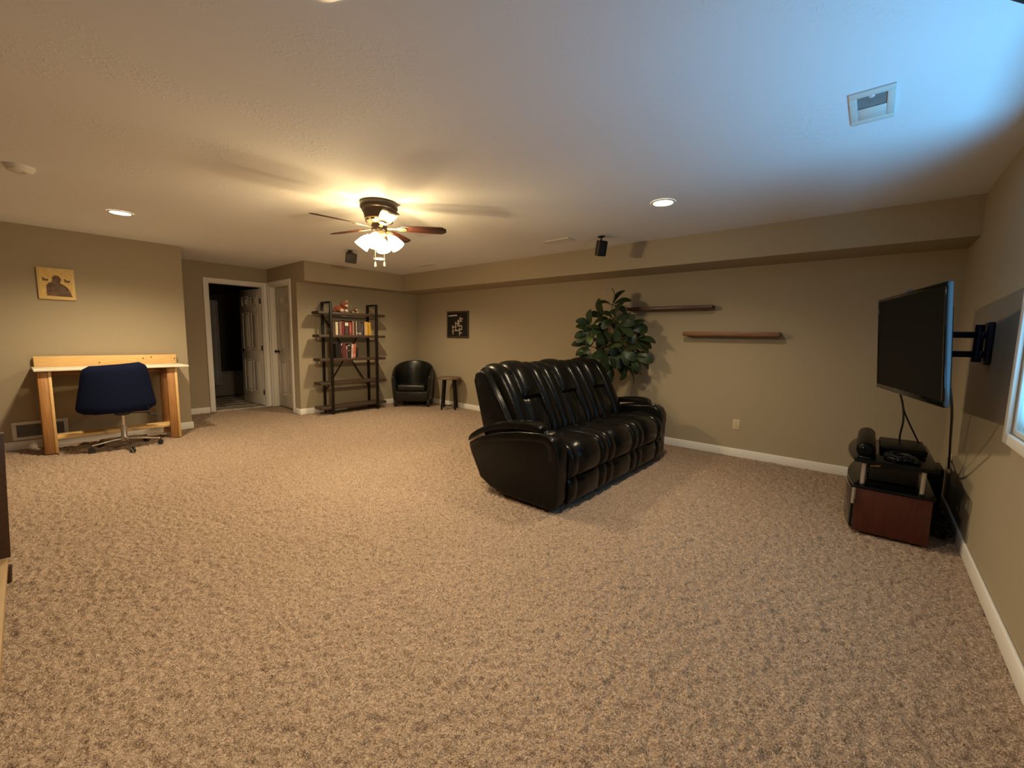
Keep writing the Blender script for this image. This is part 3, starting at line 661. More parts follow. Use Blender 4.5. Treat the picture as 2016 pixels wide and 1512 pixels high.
# ------------------------------------------------------------------ back wall things
def wall_shelf(x0, x1, z0, z1, m_, label):
    prof = [(x0, z0+0.006), (x0+0.008, z0), (x1-0.008, z0), (x1, z0+0.008), (x1, z1-0.008), (x1-0.008, z1), (x0+0.008, z1), (x0, z1-0.006)]
    o = MB().prism(prof, 5.17, YB-0.001, 'xz').build('floating_shelf', m_, None, bevel=0.006)
    tag(o, label, 'shelf', 'floating wall shelves')
wall_shelf(-2.46, -1.42, 1.683, 1.728, 'darkwall', 'dark floating wall shelf partly hidden by the plant')
wall_shelf(-1.735, -0.742, 1.372, 1.421, 'redwall', 'reddish brown floating wall shelf, the lower one')
pf = thing('crossword_poster', (-5.835, YB, 1.535), 'black framed word-puzzle poster on the back wall', 'poster')
fx0, fx1, fz0, fz1 = -6.125, -5.540, 1.292, 1.778; yF = YB
fm = MB()
for (a0, a1, c0, c1) in ((fx0, fx1, fz0, fz0+0.028), (fx0, fx1, fz1-0.028, fz1), (fx0, fx0+0.028, fz0+0.028, fz1-0.028), (fx1-0.028, fx1, fz0+0.028, fz1-0.028)):
    fm.box(a0, a1, yF-0.022, yF-0.001, c0, c1)
fm.build('frame', 'frame_dark', pf, bevel=0.004)
MB().box(fx0+0.028, fx1-0.028, yF-0.012, yF-0.003, fz0+0.028, fz1-0.028).build('print', 'print_black', pf)
def U(px): return fx0 + (px-375)/(1225-375)*(fx1-fx0)
def V(py): return fz1 - (py-245)/(1235-245)*(fz1-fz0)
def bars(lst, m_, nm):
    b = MB()
    for (x0, x1, y0, y1) in lst: b.box(U(x0), U(x1), yF-0.0135, yF-0.0125, V(y1), V(y0))
    b.build(nm, m_, pf)
bars([(435, 540, 392, 428), (540, 620, 384, 426), (620, 700, 378, 424), (700, 780, 374, 420)], 'white_print', 'title_print')
bars([(870, 1000, 505, 550), (885, 915, 455, 505), (900, 930, 550, 590), (790, 970, 590, 635), (805, 835, 545, 590), (700, 885, 680, 722), (705, 735, 635, 680), (705, 735, 722, 940),
      (800, 850, 635, 680), (805, 845, 722, 765), (785, 970, 765, 808), (945, 975, 808, 900), (840, 975, 900, 942), (575, 755, 808, 850), (598, 630, 770, 808), (598, 630, 850, 1110), (575, 650, 975, 1015),
      (680, 840, 940, 980), (860, 885, 855, 900), (860, 888, 942, 1150), (888, 965, 1028, 1070)], 'tan_print', 'word_print')
ol = thing('wall_outlet', (-1.11, YB, 0.366), 'ivory electrical outlet low on the back wall', 'outlet', 'wall outlets')
def outlet(t, mtx):
    MB().box(-0.036, 0.036, -0.006, 0.0, -0.060, 0.060).xf(mtx).build('cover_plate', 'ivory', t, bevel=0.003)
    for dz in (-0.026, 0.026):
        s = MB().prism([(0.017*math.cos(q*math.pi/8), dz+0.014*math.sin(q*math.pi/8)) for q in range(16)], -0.009, -0.004, 'xz').xf(mtx).build('socket', 'ivory', t)
        MB().box(-0.008, -0.005, -0.0095, -0.008, dz-0.004, dz+0.006).box(0.005, 0.008, -0.0095, -0.008, dz-0.004, dz+0.006).xf(mtx).build('slot', 'black', s)
outlet(ol, Matrix.Translation((-1.11, YB-0.0005, 0.366)))
ol2 = thing('wall_outlet', (XR, 4.72, 0.40), 'outlet with a plugged cord on the right wall behind the television stand', 'outlet', 'wall outlets')
outlet(ol2, Matrix.Translation((XR-0.0005, 4.72, 0.40)) @ Matrix.Rotation(R(-90), 4, 'Z'))

# ------------------------------------------------------------------ bookcase
bk_ = thing('bookcase', (-6.83, 3.74, 0), 'rustic five-shelf bookcase with dark metal frame on the far wall', 'bookcase')
UY = [3.325, 4.15]; XF, XB = -6.70, -6.985
for y in UY:
    fr_ = MB()
    fr_.box(XF-0.018, XF+0.018, y-0.018, y+0.018, 0.0, 1.85); fr_.box(XB-0.018, XB+0.018, y-0.018, y+0.018, 0.0, 1.85)
    fr_.box(XB+0.018, XF-0.018, y-0.018, y+0.018, 1.82, 1.85); fr_.box(XB+0.018, XF-0.018, y-0.018, y+0.018, 0.035, 0.06)
    fr_.build('side_frame', 'steel', bk_, bevel=0.003)
SZ = [0.085, 0.492, 0.885, 1.272, 1.645]
for z in SZ:
    for x0, x1 in ((XB+0.02, XF-0.02),):
        MB().box(XB+0.019, XF-0.019, 3.135, 4.34, z-0.006, z+0.038).build('shelf', 'shelfwood', bk_, bevel=0.004)
def flatbar(a, b, wd=0.022):
    a = Vector(a); b = Vector(b); d = (b-a).normalized(); s = Vector((1, 0, 0)).cross(d)*wd/2; n = Vector((0.003, 0, 0))
    return MB().add([a-s-n, a+s-n, b+s-n, b-s-n, a-s+n, a+s+n, b+s+n, b-s+n], [(0,1,2,3), (7,6,5,4), (0,4,5,1), (1,5,6,2), (2,6,7,3), (3,7,4,0)])
flatbar((XB+0.008, UY[0], 1.62), (XB+0.008, UY[1], 0.36)).build('cross_brace', 'steel', bk_)
flatbar((XB+0.014, UY[1], 1.62), (XB+0.014, UY[0], 0.36)).build('cross_brace', 'steel', bk_)

# books: (y0, y1, height, colour, label, lean, extra)
def book(y0, y1, h, col, z, label, group, lean=0.0, mark=None, xf_=-6.735, dep=0.15):
    t = thing('book', ((xf_-dep/2), (y0+y1)/2, z), label, 'book', group)
    mm = Matrix.Translation((0, (y0+y1)/2, z)) @ Matrix.Rotation(R(lean), 4, 'X') @ Matrix.Translation((0, -(y0+y1)/2, -z))
    e = 0.0012; y0 += e; y1 -= e; c = min(0.003, (y1-y0)*0.2)
    cm = mat('book_cover', col, 0.5, col2=tuple(v*0.8 for v in col), nscale=30, bump=0.05)
    MB().box(xf_-dep, xf_-0.004, y0, y0+c, z, z+h).box(xf_-dep, xf_-0.004, y1-c, y1, z, z+h).box(xf_-0.004, xf_, y0, y1, z, z+h).xf(mm).build('cover', cm, t)
    MB().box(xf_-dep+0.005, xf_-0.005, y0+c, y1-c, z+0.003, z+h-0.004).xf(mm).build('pages', 'paper', t)
    for (za, zb, cc) in (mark or []):
        lm = mat('spine_print', cc, 0.6, bump=0.05)
        MB().box(xf_, xf_+0.0012, y0+(y1-y0)*0.15, y1-(y1-y0)*0.15, z+h*za, z+h*zb).xf(mm).build('spine_label', lm, t)
zs = SZ[3]+0.038; G1 = 'books on the upper book shelf'
CRM, BLK, RED, GLD = (0.66, 0.55, 0.42), (0.020, 0.016, 0.014), (0.20, 0.030, 0.028), (0.62, 0.36, 0.045)
row1 = [(3.418, 3.462, .212, CRM, 'cream-white book, left end of the upper row', 0, None),
        (3.463, 3.478, .222, BLK, 'thin black book right of the cream-white one, upper row', 0, None),
        (3.479, 3.498, .215, (.26, .17, .12), 'slim tan-brown book near the left of the upper row', 0, [(.1, .5, (.35, .08, .06))]),
        (3.499, 3.519, .228, (.36, .22, .20), 'greyish pink book, fourth from left in the upper row', 0, None),
        (3.520, 3.566, .228, RED, 'wide dark red book in the left half of the upper row', 0, [(.75, .9, (.10, .02, .02))]),
        (3.568, 3.656, .245, (.022, .015, .012), 'thick black book with a white spine emblem, upper row', 0, [(.62, .85, (.62, .56, .46)), (.05, .55, (.075, .040, .030))]),
        (3.658, 3.701, .218, (.33, .055, .045), 'bright red book just right of the thick black one', 0, [(.2, .8, (.42, .12, .08))]),
        (3.702, 3.712, .235, BLK, 'very thin black book right of the bright red one', 0, None),
        (3.713, 3.749, .238, (.36, .19, .145), 'salmon-tan book in the middle of the upper row', 0, None),
        (3.751, 3.775, .225, (.018, .012, .010), 'black book right of the salmon-tan one, upper row', 0, None),
        (3.777, 3.797, .236, (.50, .42, .30), 'thin beige book right of centre in the upper row', 0, None),
        (3.799, 3.828, .232, (.055, .048, .045), 'charcoal book right of the thin beige one, upper row', 0, [(.08, .2, (.45, .42, .38))]),
        (3.830, 3.872, .232, (.085, .072, .066), 'wide grey book with a pale foot mark, upper row', 0, [(.05, .18, (.5, .48, .45))]),
        (3.874, 3.898, .210, (.14, .12, .13), 'leaning slate-grey book in the right half of the upper row', -5, None),
        (3.908, 3.934, .228, (.025, .016, .018), 'black-brown book left of the pink-white one, upper row', 0, None),
        (3.936, 3.956, .226, (.56, .36, .32), 'thin pink-white book left of the yellow ones', 0, None),
        (3.958, 4.002, .236, (.66, .42, .10), 'pale yellow book, left of the three yellow ones', 2, None),
        (4.004, 4.029, .232, (.46, .24, .022), 'narrow dark gold book, middle of the three yellow ones', 3, None),
        (4.031, 4.072, .228, GLD, 'bright yellow book, right end of the upper row', 4, None)]
for y0, y1, h, col, lb, ln, mk in row1: book(y0, y1, h, col, zs, lb, G1, ln, mk)
zs = SZ[2]+0.038; G2 = 'books on the lower book shelf'
row2 = [(3.413, 3.457, .245, (.012, .010, .010), 'black book, left end of the lower row', 0, None),
        (3.458, 3.497, .243, (.016, .011, .012), 'black book, second from left in the lower row', 0, None),
        (3.499, 3.523, .248, (.040, .020, .022), 'dark book with a white spine top, lower row', 0, [(.86, 1.0, (.62, .56, .52)), (.3, .6, (.15, .05, .05))]),
        (3.525, 3.588, .245, (.13, .032, .036), 'wide maroon book in the lower row', 0, None),
        (3.590, 3.617, .215, (.19, .085, .080), 'dusky rose book with a pale patch, lower row', 0, [(.72, .92, (.5, .46, .46))]),
        (3.619, 3.664, .238, (.022, .017, .013), 'black book with a small white dot, lower row', 0, [(.85, .93, (.5, .45, .38)), (.5, .56, (.3, .22, .15))]),
        (3.665, 3.678, .228, (.030, .020, .016), 'thin black book left of the leaning white one', 0, None),
        (3.680, 3.714, .236, (.66, .50, .42), 'leaning cream-white book in the lower row', -4, [(.3, .7, (.55, .30, .24))]),
        (3.716, 3.760, .238, (.50, .13, .085), 'leaning salmon red book in the lower row', -4, [(.05, .3, (.58, .28, .20))]),
        (3.772, 3.814, .180, (.020, .014, .013), 'short black book, right end of the lower row', 0, None)]
for y0, y1, h, col, lb, ln, mk in row2: book(y0, y1, h, col, zs, lb, G2, ln, mk)

# plush toys on the top shelf
zt = SZ[4]+0.038
tt = thing('plush_toy', (-6.80, 3.56, zt), 'orange plush animal with pale paws on the top shelf', 'plush toy', 'plush animals on the bookcase')
MB().ball((-6.83, 3.535, zt+0.058), 0.075, 16, (0.9, 1.3, 0.76)).ball((-6.82, 3.59, zt+0.075), 0.062, 14, (0.9, 1.0, 1.0)).build('body', 'plush', tt, smooth=True)
hd_ = MB().ball((-6.77, 3.605, zt+0.125), 0.055, 16, (1, 1.1, 0.9)).build('head', 'plush', tt, smooth=True)
MB().ball((-6.722, 3.612, zt+0.112), 0.026, 12, (0.8, 1.2, 0.8)).build('muzzle', 'plushw', hd_, smooth=True)
for s in (-1, 1):
    MB().ball((-6.775, 3.605+0.045*s, zt+0.165), 0.019, 10, (0.5, 1, 1)).build('ear', 'plush', hd_, smooth=True)
    MB().ball((-6.722, 3.605+0.022*s, zt+0.136), 0.006, 8).build('eye', 'black', hd_, smooth=True)
MB().ball((-6.775, 3.645, zt+0.185), 0.020, 10).build('pompom', 'plushw', tt, smooth=True)
for y, r_ in ((3.535, 0.036), (3.615, 0.032)): MB().ball((-6.745, y, zt+r_*0.85), r_, 12, (1.1, 1, 0.85)).build('paw', 'plushw', tt, smooth=True)
MB().tube([(-6.84, 3.46, zt+0.04), (-6.80, 3.43, zt+0.022), (-6.75, 3.425, zt+0.018)], [0.022, 0.017, 0.012], 8).build('tail', 'plush', tt, smooth=True)
tt = thing('plush_toy', (-6.80, 3.78, zt), 'small brown plush animal right of the orange one', 'plush toy', 'plush animals on the bookcase')
MB().ball((-6.82, 3.765, zt+0.032), 0.042, 14, (0.9, 1.25, 0.76)).build('body', 'plushb', tt, smooth=True)
hd_ = MB().ball((-6.78, 3.805, zt+0.062), 0.036, 14).build('head', 'plushb', tt, smooth=True)
for s in (-1, 1):
    MB().ball((-6.785, 3.805+0.028*s, zt+0.094), 0.013, 8, (0.5, 1, 1.2)).build('ear', 'plushb', hd_, smooth=True)
MB().ball((-6.747, 3.807, zt+0.055), 0.015, 8).build('muzzle', 'plushw', hd_, smooth=True)
for y in (3.745, 3.82): MB().ball((-6.755, y, zt+0.013), 0.016, 8, (1.3, 1, 0.8)).build('paw', 'plushw', tt, smooth=True)

# ------------------------------------------------------------------ barrel armchair in the corner
AC = Vector((-6.625, 4.875, 0))
ac = thing('barrel_armchair', AC, 'small black leather barrel armchair in the far corner', 'armchair')
RA = Matrix.Translation(AC) @ Matrix.Rotation(R(-45), 4, 'Z')       # local +X faces the room
# wrap-round shell: outer and inner walls following a U
fr = []; bk = []; NA = 33
for k in range(6):
    v = k/5; ro = []; ri = []
    for i in range(NA):
        s = -1+2*i/(NA-1); ang = math.pi - s*R(112)                 # back at pi
        top = 0.57 + 0.265*math.cos(min(1.0, abs(s)*1.02)*math.pi/2)**0.75
        z = 0.13 + (top-0.13)*v; fl_ = 0.90 + 0.10*v
        a_, b_ = 0.375*fl_, 0.395*fl_
        x, y = math.cos(ang)*a_, math.sin(ang)*b_
        if abs(s) > 0.78: x += (abs(s)-0.78)*0.62
        n = Vector((math.cos(ang), math.sin(ang), 0)); th = 0.085
        rnd = 0.02 if k == 5 else 0
        ro.append(Vector((x, y, z-rnd*0)) - n*rnd); ri.append(Vector((x, y, z-rnd*0)) - n*(th-rnd))
    fr.append(ro); bk.append(ri)
MB().shell(fr, bk).xf(RA).build('shell_back', 'leather2', ac, bevel=0.012, seg=2, angle=60)
MB().box(-0.24, 0.265, -0.30, 0.30, 0.10, 0.29).xf(RA).build('seat_base', 'leather2', ac, bevel=0.015, seg=2)
MB().box(-0.24, 0.295, -0.262, 0.262, 0.295, 0.415).xf(RA).build('seat_cushion', 'leather2', ac, bevel=0.04, seg=4)
for (x, y) in ((0.22, -0.30), (0.22, 0.30), (-0.20, -0.20), (-0.20, 0.20)):
    MB().prism([(-0.024, -0.024), (0.024, -0.024), (0.024, 0.024), (-0.024, 0.024)], 0.0, 0.13, 'xy').xf(RA @ Matrix.Translation((x, y, 0))).build('leg', 'black', ac, bevel=0.003, seg=1)

# ------------------------------------------------------------------ stool
ST = (-5.80, 5.06)
st = thing('wooden_stool', (ST[0], ST[1], 0), 'small round stool with wooden top and dark metal legs beside the armchair', 'stool')
MB().lathe([(0.0, 0.545), (0.20, 0.545), (0.212, 0.552), (0.214, 0.572), (0.206, 0.582), (0.0, 0.583)], (ST[0], ST[1], 0), 32).build('seat', 'stoolwood', st, smooth=True)
for k in range(4):
    a = R(-50+45+90*k); d = Vector((math.cos(a), math.sin(a), 0)); s_ = Vector((-d.y, d.x, 0))
    t0 = Vector((ST[0], ST[1], 0.545)) + d*0.125; b0 = Vector((ST[0], ST[1], 0)) + d*0.175
    vs_ = []
    for p, wd in ((b0, 0.018), (t0, 0.024)):
        for (aa, bb_) in ((-1, -1), (1, -1), (1, 1), (-1, 1)): vs_.append(p + s_*wd*aa + d*0.009*bb_)
    MB().add(vs_, [(3,2,1,0), (4,5,6,7), (0,1,5,4), (1,2,6,5), (2,3,7,6), (3,0,4,7)]).build('leg', 'steel', st, bevel=0.002, seg=1)
for k in range(2):
    a = R(-50+45+90*k); d = Vector((math.cos(a), math.sin(a), 0)); c0 = Vector((ST[0], ST[1], 0.055+0.009*k))
    MB().tube([c0-d*0.168, c0+d*0.168], 0.007, 8).build('cross_bar', 'steel', st, smooth=True)

# ------------------------------------------------------------------ left wall: icon, return grille
ic = thing('icon_picture', (XL, 0.34, 1.83), 'gold icon-style panel picture on the left wall above the desk', 'picture')
yA, yB_, zA, zB = 0.192, 0.480, 1.655, 2.002
MB().box(XL+0.001, XL+0.028, yA, yB_, zA, zB).build('panel', 'goldedge', ic, bevel=0.003)
MB().box(XL+0.028, XL+0.030, yA+0.018, yB_-0.022, zA+0.030, zB-0.018).build('gold_ground', 'gold', ic)
def IY(px): return yA + (px-470)/(1500-470)*(yB_-yA)
def IZ(py): return zB - (py-250)/(1150-250)*(zB-zA)
hill = [(700, 1050), (690, 900), (700, 760), (760, 690), (860, 640), (880, 520), (930, 465), (1010, 455), (1090, 500), (1120, 580), (1080, 670), (1180, 720), (1280, 790), (1350, 900), (1400, 1060)]
MB().prism([(IY(a), IZ(b)) for a, b in hill], XL+0.030, XL+0.0315, 'yz').build('dark_shape', 'robe', ic)
for (a, b) in ((690, 600), (1290, 610)):
    MB().prism([(IY(a-80), IZ(b+30)), (IY(a-90), IZ(b-80)), (IY(a), IZ(b-20)), (IY(a+80), IZ(b-30)), (IY(a+70), IZ(b+35))], XL+0.030, XL+0.0315, 'yz').build('dark_shape', 'robe', ic)
rg = thing('return_vent', (XL, 0.10, 0.2), 'white framed return air grille low on the left wall behind the desk leg', 'vent')
vy0, vy1, vz0, vz1 = -0.108, 0.318, 0.098, 0.300
fm = MB(); g = 0.034
for (y0, y1, z0, z1) in ((vy0, vy1, vz0, vz0+g), (vy0, vy1, vz1-g, vz1), (vy0, vy0+g, vz0+g, vz1-g), (vy1-g, vy1, vz0+g, vz1-g)): fm.box(XL, XL+0.014, y0, y1, z0, z1)
fm.build('vent_frame', 'white', rg, bevel=0.003)
for k in range(9):
    z = vz0+g+0.008+k*0.0148; mm = Matrix.Translation((XL+0.005, 0, z)) @ Matrix.Rotation(R(40), 4, 'Y')
    MB().box(-0.006, 0.006, vy0+g, vy1-g, -0.0012, 0.0012).xf(mm).build('slat', 'grey', rg)
MB().box(XL+0.0002, XL+0.001, vy0+g, vy1-g, vz0+g, vz1-g).build('duct', 'grey', rg)

# ------------------------------------------------------------------ desk
dk = thing('wooden_desk', (-6.78, 0.73, 0), 'homemade pine desk with cream top against the left wall', 'desk')
DT = 0.905
MB().prism([(-7.035, 0.078), (-6.50, 0.086), (-6.50, 1.378), (-7.035, 1.362)], DT-0.022, DT, 'xy').build('desktop', 'desktop', dk, bevel=0.003)
bbm = MB().box(-7.035, -6.998, 0.10, 1.355, DT, DT+0.115).build('back_board', 'pine', dk, bevel=0.004)
for (y, z) in ((0.62, DT+0.03), (1.02, DT+0.07), (1.335, DT+0.06), (1.10, DT+0.085)):
    MB().lathe([(0.0, 0.0), (0.010, 0.0), (0.008, 0.001), (0.0, 0.0012)], n=10).xf(Matrix.Translation((-6.9985, y, z)) @ Matrix.Rotation(R(90), 4, 'Y')).build('knot', 'knot', bbm)
for i, y in enumerate((0.108, 1.165)):
    MB().box(-6.585, -6.547, y, y+0.075, 0.0, DT-0.024).build('leg', 'pinedark', dk, bevel=0.003, seg=1)                 # wide front leg
    MB().box(-6.640, -6.542, y+0.075, y+0.100, 0.0, DT-0.024).build('added_lit_edge', 'pine', dk, bevel=0.003, seg=1)           # added strip, paler pine painting the lit edge of the leg
    MB().box(-6.985, -6.945, y, y+0.085, 0.0, DT-0.024).build('leg', 'pinedark', dk, bevel=0.003, seg=1)
    MB().box(-6.945, -6.585, y+0.012, y+0.05, DT-0.115, DT-0.024).build('top_rail', 'pinedark', dk, bevel=0.003, seg=1)
    MB().box(-6.945, -6.585, y+0.012, y+0.05, 0.055, 0.135).build('bottom_rail', 'pinedark', dk, bevel=0.003, seg=1)
MB().box(-6.80, -6.60, 0.11, 1.255, 0.137, 0.172).build('footrest_board', 'pine', dk, bevel=0.004)
MB().box(-6.99, -6.95, 0.193, 1.165, DT-0.10, DT-0.024).build('apron', 'pinedark', dk, bevel=0.003, seg=1)

# ------------------------------------------------------------------ office chair
OC = (-6.33, 0.72)
oc = thing('office_chair', (OC[0], OC[1], 0), 'navy blue upholstered swivel chair with chrome base at the desk', 'office chair')
fr = []; bk = []
ocz0, ocz1 = 0.428, 0.955; NU, NV = 17, 15
for i in range(NU):
    u = i/(NU-1); rf = []; rb = []
    hw = 0.331 - 0.075*max(0, u-0.12)/0.88
    e0 = max(0.0, (0.14-u)/0.14); e1 = max(0.0, (u-0.86)/0.14); hw -= 0.060*(1-math.sqrt(max(0, 1-e0*e0))) + 0.055*(1-math.sqrt(max(0, 1-e1*e1)))
    for j in range(NV):
        v = -1+2*j/(NV-1); y = OC[1]-0.045 + hw*v
        zz = ocz0 + (ocz1-ocz0)*u + 0.016*v*(1 if u > 0.5 else 0.3)
        x = -6.165 - 0.13*v*v*(1.0-0.35*u) - 0.01*u
        puff = 0.020*math.sqrt(max(0, 1-v**4))*math.sqrt(max(0, 1-(2*u-1)**6))
        rf.append((x+puff, y, zz)); rb.append((x-0.035-puff, y, zz))
    fr.append(rf); bk.append(rb)
MB().shell(fr, bk).build('backrest', 'navy', oc, smooth=True)
MB().box(-6.70, -6.22, OC[1]-0.27, OC[1]+0.22, 0.415, 0.50).build('seat', 'navy', oc, bevel=0.035, seg=4)
MB().lathe([(0.0, 0.415), (0.075, 0.415), (0.065, 0.385), (0.03, 0.375), (0.0, 0.375)], (OC[0], OC[1]-0.01, 0), 18).build('seat_plate', 'black', oc, smooth=True)
gl = MB().lathe([(0.0, 0.38), (0.014, 0.38), (0.014, 0.25), (0.0, 0.25)], (OC[0], OC[1]-0.01, 0), 16).build('gas_lift', 'chrome', oc, smooth=True)
MB().lathe([(0.0, 0.262), (0.026, 0.262), (0.028, 0.250), (0.028, 0.15), (0.034, 0.14), (0.034, 0.09), (0.0, 0.088)], (OC[0], OC[1]-0.01, 0), 18).build('column', 'silver', oc, smooth=True)
lv = MB().tube([(OC[0], OC[1], 0.40), (-6.27, 0.90, 0.395), (-6.25, 0.97, 0.365), (-6.245, 1.0, 0.345)], [0.006, 0.006, 0.009, 0.013], 8).build('lever', 'black', oc, smooth=True)
for k in range(5):
    tgt = [(-6.31, 0.44), (-6.05, 0.735), (-6.27, 1.01), (-6.56, 0.93), (-6.585, 0.535)][k]
    c0 = Vector((OC[0], OC[1]-0.01, 0.115)); e = Vector((tgt[0], tgt[1], 0.075))
    lg = MB().tube([c0, c0.lerp(e, 0.4) + Vector((0, 0, 0.008)), e], [0.017, 0.014, 0.010], 8).build('base_leg', 'chrome', oc, smooth=True)
    dd = (e-c0); dd.z = 0; dd.normalize(); sd_ = Vector((-dd.y, dd.x, 0))
    cm_ = MB()
    for s in (-1, 1): cm_.cyl(Vector((tgt[0], tgt[1], 0.027)) + sd_*0.008*s, Vector((tgt[0], tgt[1], 0.027)) + sd_*0.022*s, 0.027, n=14)
    cm_.cyl((tgt[0], tgt[1], 0.03), (tgt[0], tgt[1], 0.078), 0.006, n=8)
    cm_.build('caster', 'black', lg, smooth=True)

# ------------------------------------------------------------------ television on its wall arm
tvc = Vector((0.163, 3.69, 1.317)); ty, tl = 0.227, 0.0709; TW, TH = 1.143, 0.66
A = Vector((-math.sin(ty), math.cos(ty), 0)); N0 = Vector((-math.cos(ty), -math.sin(ty), 0))
UPV = Vector((0, 0, 1))*math.cos(tl) + N0*math.sin(tl); NN = A.cross(UPV)
if NN.dot(N0) < 0: NN = -NN
TM = Matrix(((A.x, NN.x, UPV.x, tvc.x), (A.y, NN.y, UPV.y, tvc.y), (A.z, NN.z, UPV.z, tvc.z), (0, 0, 0, 1)))   # x along width, y out of the screen, z up
tv = thing('television', tvc, 'black flat television on a swivel arm, angled from the right wall', 'television')
MB().box(-TW/2, TW/2, -0.026, 0.0, -TH/2, TH/2).xf(TM).build('tv_housing', 'tvside', tv, bevel=0.008, seg=2)
bz = MB(); b_ = 0.022
for (x0, x1, z0, z1) in ((-TW/2+.001, TW/2-.001, -TH/2+.001, -TH/2+b_+0.012), (-TW/2+.001, TW/2-.001, TH/2-b_, TH/2-.001), (-TW/2+.001, -TW/2+b_, -TH/2+b_+.012, TH/2-b_), (TW/2-b_, TW/2-.001, -TH/2+b_+.012, TH/2-b_)):
    bz.box(x0, x1, -0.006, 0.004, z0, z1)
bz.xf(TM).build('bezel', 'gloss', tv, bevel=0.002, seg=1)
MB().box(-TW/2+b_, TW/2-b_, -0.004, 0.001, -TH/2+b_+0.012, TH/2-b_).xf(TM).build('screen', 'screen', tv)
MB().box(-0.42, 0.46, -0.085, -0.025, -0.26, 0.22).xf(TM).build('back_cover', 'black', tv, bevel=0.02, seg=2)
MB().box(-0.03, 0.03, -0.02, 0.001, TH/2-0.002, TH/2+0.012).xf(TM).build('sensor', 'tvside', tv, bevel=0.003)
mt = thing('wall_mount', (XR, 3.90, 1.33), 'dark blue-black swivel wall bracket holding the television', 'wall mount')
MB().box(XR-0.028, XR-0.001, 3.80, 3.93, 1.20, 1.46).build('wall_plate', 'gunmetal', mt, bevel=0.006)
hub = MB().cyl((XR-0.055, 3.865, 1.215), (XR-0.055, 3.865, 1.445), 0.022, n=14).build('pivot', 'gunmetal', mt, smooth=True)
for z in (1.263, 1.382):
    MB().box(XR-0.065, XR-0.02, 3.845, 3.885, z-0.022, z+0.022).build('knuckle', 'gunmetal', mt, bevel=0.003, seg=1)
    a = Vector((XR-0.055, 3.865, z)); b = tvc - NN*0.098 + A*0.0; b = Vector((b.x, b.y, z))
    d = (b-a); L_ = d.length; d.normalize(); s_ = Vector((-d.y, d.x, 0))
    vs_ = [a+d*t_*L_+s_*sx*0.014+Vector((0, 0, sz*0.019)) for t_ in (0, 1) for (sx, sz) in ((-1, -1), (1, -1), (1, 1), (-1, 1))]
    MB().add(vs_, [(3,2,1,0), (4,5,6,7), (0,1,5,4), (1,2,6,5), (2,3,7,6), (3,0,4,7)]).build('swing_arm', 'gunmetal', mt, bevel=0.003, seg=1)
MB().box(-0.13, 0.13, -0.108, -0.086, -0.16, 0.14).xf(TM).build('tv_plate', 'gunmetal', mt, bevel=0.004)

# ------------------------------------------------------------------ television stand
SX0, SX1, SY0, SY1 = 0.0, 0.385, 3.735, 4.60
ts = thing('tv_stand', ((SX0+SX1)/2, (SY0+SY1)/2, 0), 'cherry and black glass television stand with silver posts by the right wall', 'tv stand')
MB().box(SX0, SX1, SY0, SY0+0.022, 0.012, 0.315).build('side_panel', 'cherry', ts, bevel=0.003, label='dark cherry red side panel')
MB().box(SX0, SX1, SY1-0.022, SY1, 0.012, 0.315).build('side_panel', 'cherry', ts, bevel=0.003)
MB().box(SX0+0.01, SX1-0.01, SY0+0.022, SY1-0.022, 0.012, 0.05).build('bottom_board', 'black', ts)
MB().box(SX1-0.03, SX1-0.015, SY0+0.022, SY1-0.022, 0.05, 0.30).build('back_board', 'black', ts)
def bowed(z0, z1, bow, over, nm, m_, inner=None):
    n = 16; front = [(SX0 - over - bow*(1-(2*i/n-1)**2), SY0-0.004+(SY1-SY0+0.008)*i/n) for i in range(n+1)]
    poly = front + ([(SX1+0.012, SY1+0.004), (SX1+0.012, SY0-0.004)] if inner is None else [(SX0-over+inner, SY1+0.004), (SX0-over+inner, SY0-0.004)])
    return MB().prism(poly, z0, z1, 'xy').build(nm, m_, ts, bevel=0.003, seg=2, angle=50)
bowed(0.315, 0.335, 0.05, 0.012, 'middle_shelf', 'gloss'); bowed(0.500, 0.522, 0.05, 0.022, 'glass_top', 'gloss')
bowed(0.03, 0.305, 0.045, 0.018, 'bowed_door', 'gloss', 0.012)
for (x, y) in ((SX0+0.030, SY0+0.035), (SX1-0.055, SY0+0.035), (SX0+0.030, SY1-0.035), (SX1-0.055, SY1-0.035)):
    MB().cyl((x, y, 0.345), (x, y, 0.492), 0.013, n=16).build('post', 'silver', ts, smooth=True)
    MB().cyl((x, y, 0.335), (x, y, 0.346), 0.017, n=16).cyl((x, y, 0.491), (x, y, 0.501), 0.017, n=16).build('post_collar', 'black', ts, smooth=True)
MB().cyl((SX0-0.012, SY0-0.010, 0.205), (SX0-0.012, SY0-0.010, 0.315), 0.009, n=12).build('door_post', 'silver', ts, smooth=True)
for (x, y) in ((0.05, 3.79), (0.33, 3.79), (0.05, 4.54), (0.33, 4.54)):
    MB().cyl((x, y, 0.0), (x, y, 0.013), 0.02, n=12).build('glide', 'black', ts, smooth=True)
zt = 0.523
sb = thing('round_speaker', (0.035, 4.14, zt), 'glossy black rounded speaker lying along the front of the glass top', 'speaker')
mm = Matrix.Translation((0.030, 3.765, zt+0.056)) @ Matrix.Rotation(R(-90), 4, 'X')
MB().lathe([(0.0, 0.0), (0.030, 0.0), (0.048, 0.012), (0.055, 0.035), (0.055, 0.715), (0.048, 0.738), (0.030, 0.75), (0.0, 0.75)], n=28).xf(mm).build('cabinet', 'softblack', sb, smooth=True)
for yy in (3.79, 4.48): MB().box(0.0, 0.06, yy-0.02, yy+0.02, zt, zt+0.012).build('foot', 'black', sb, bevel=0.002, seg=1)
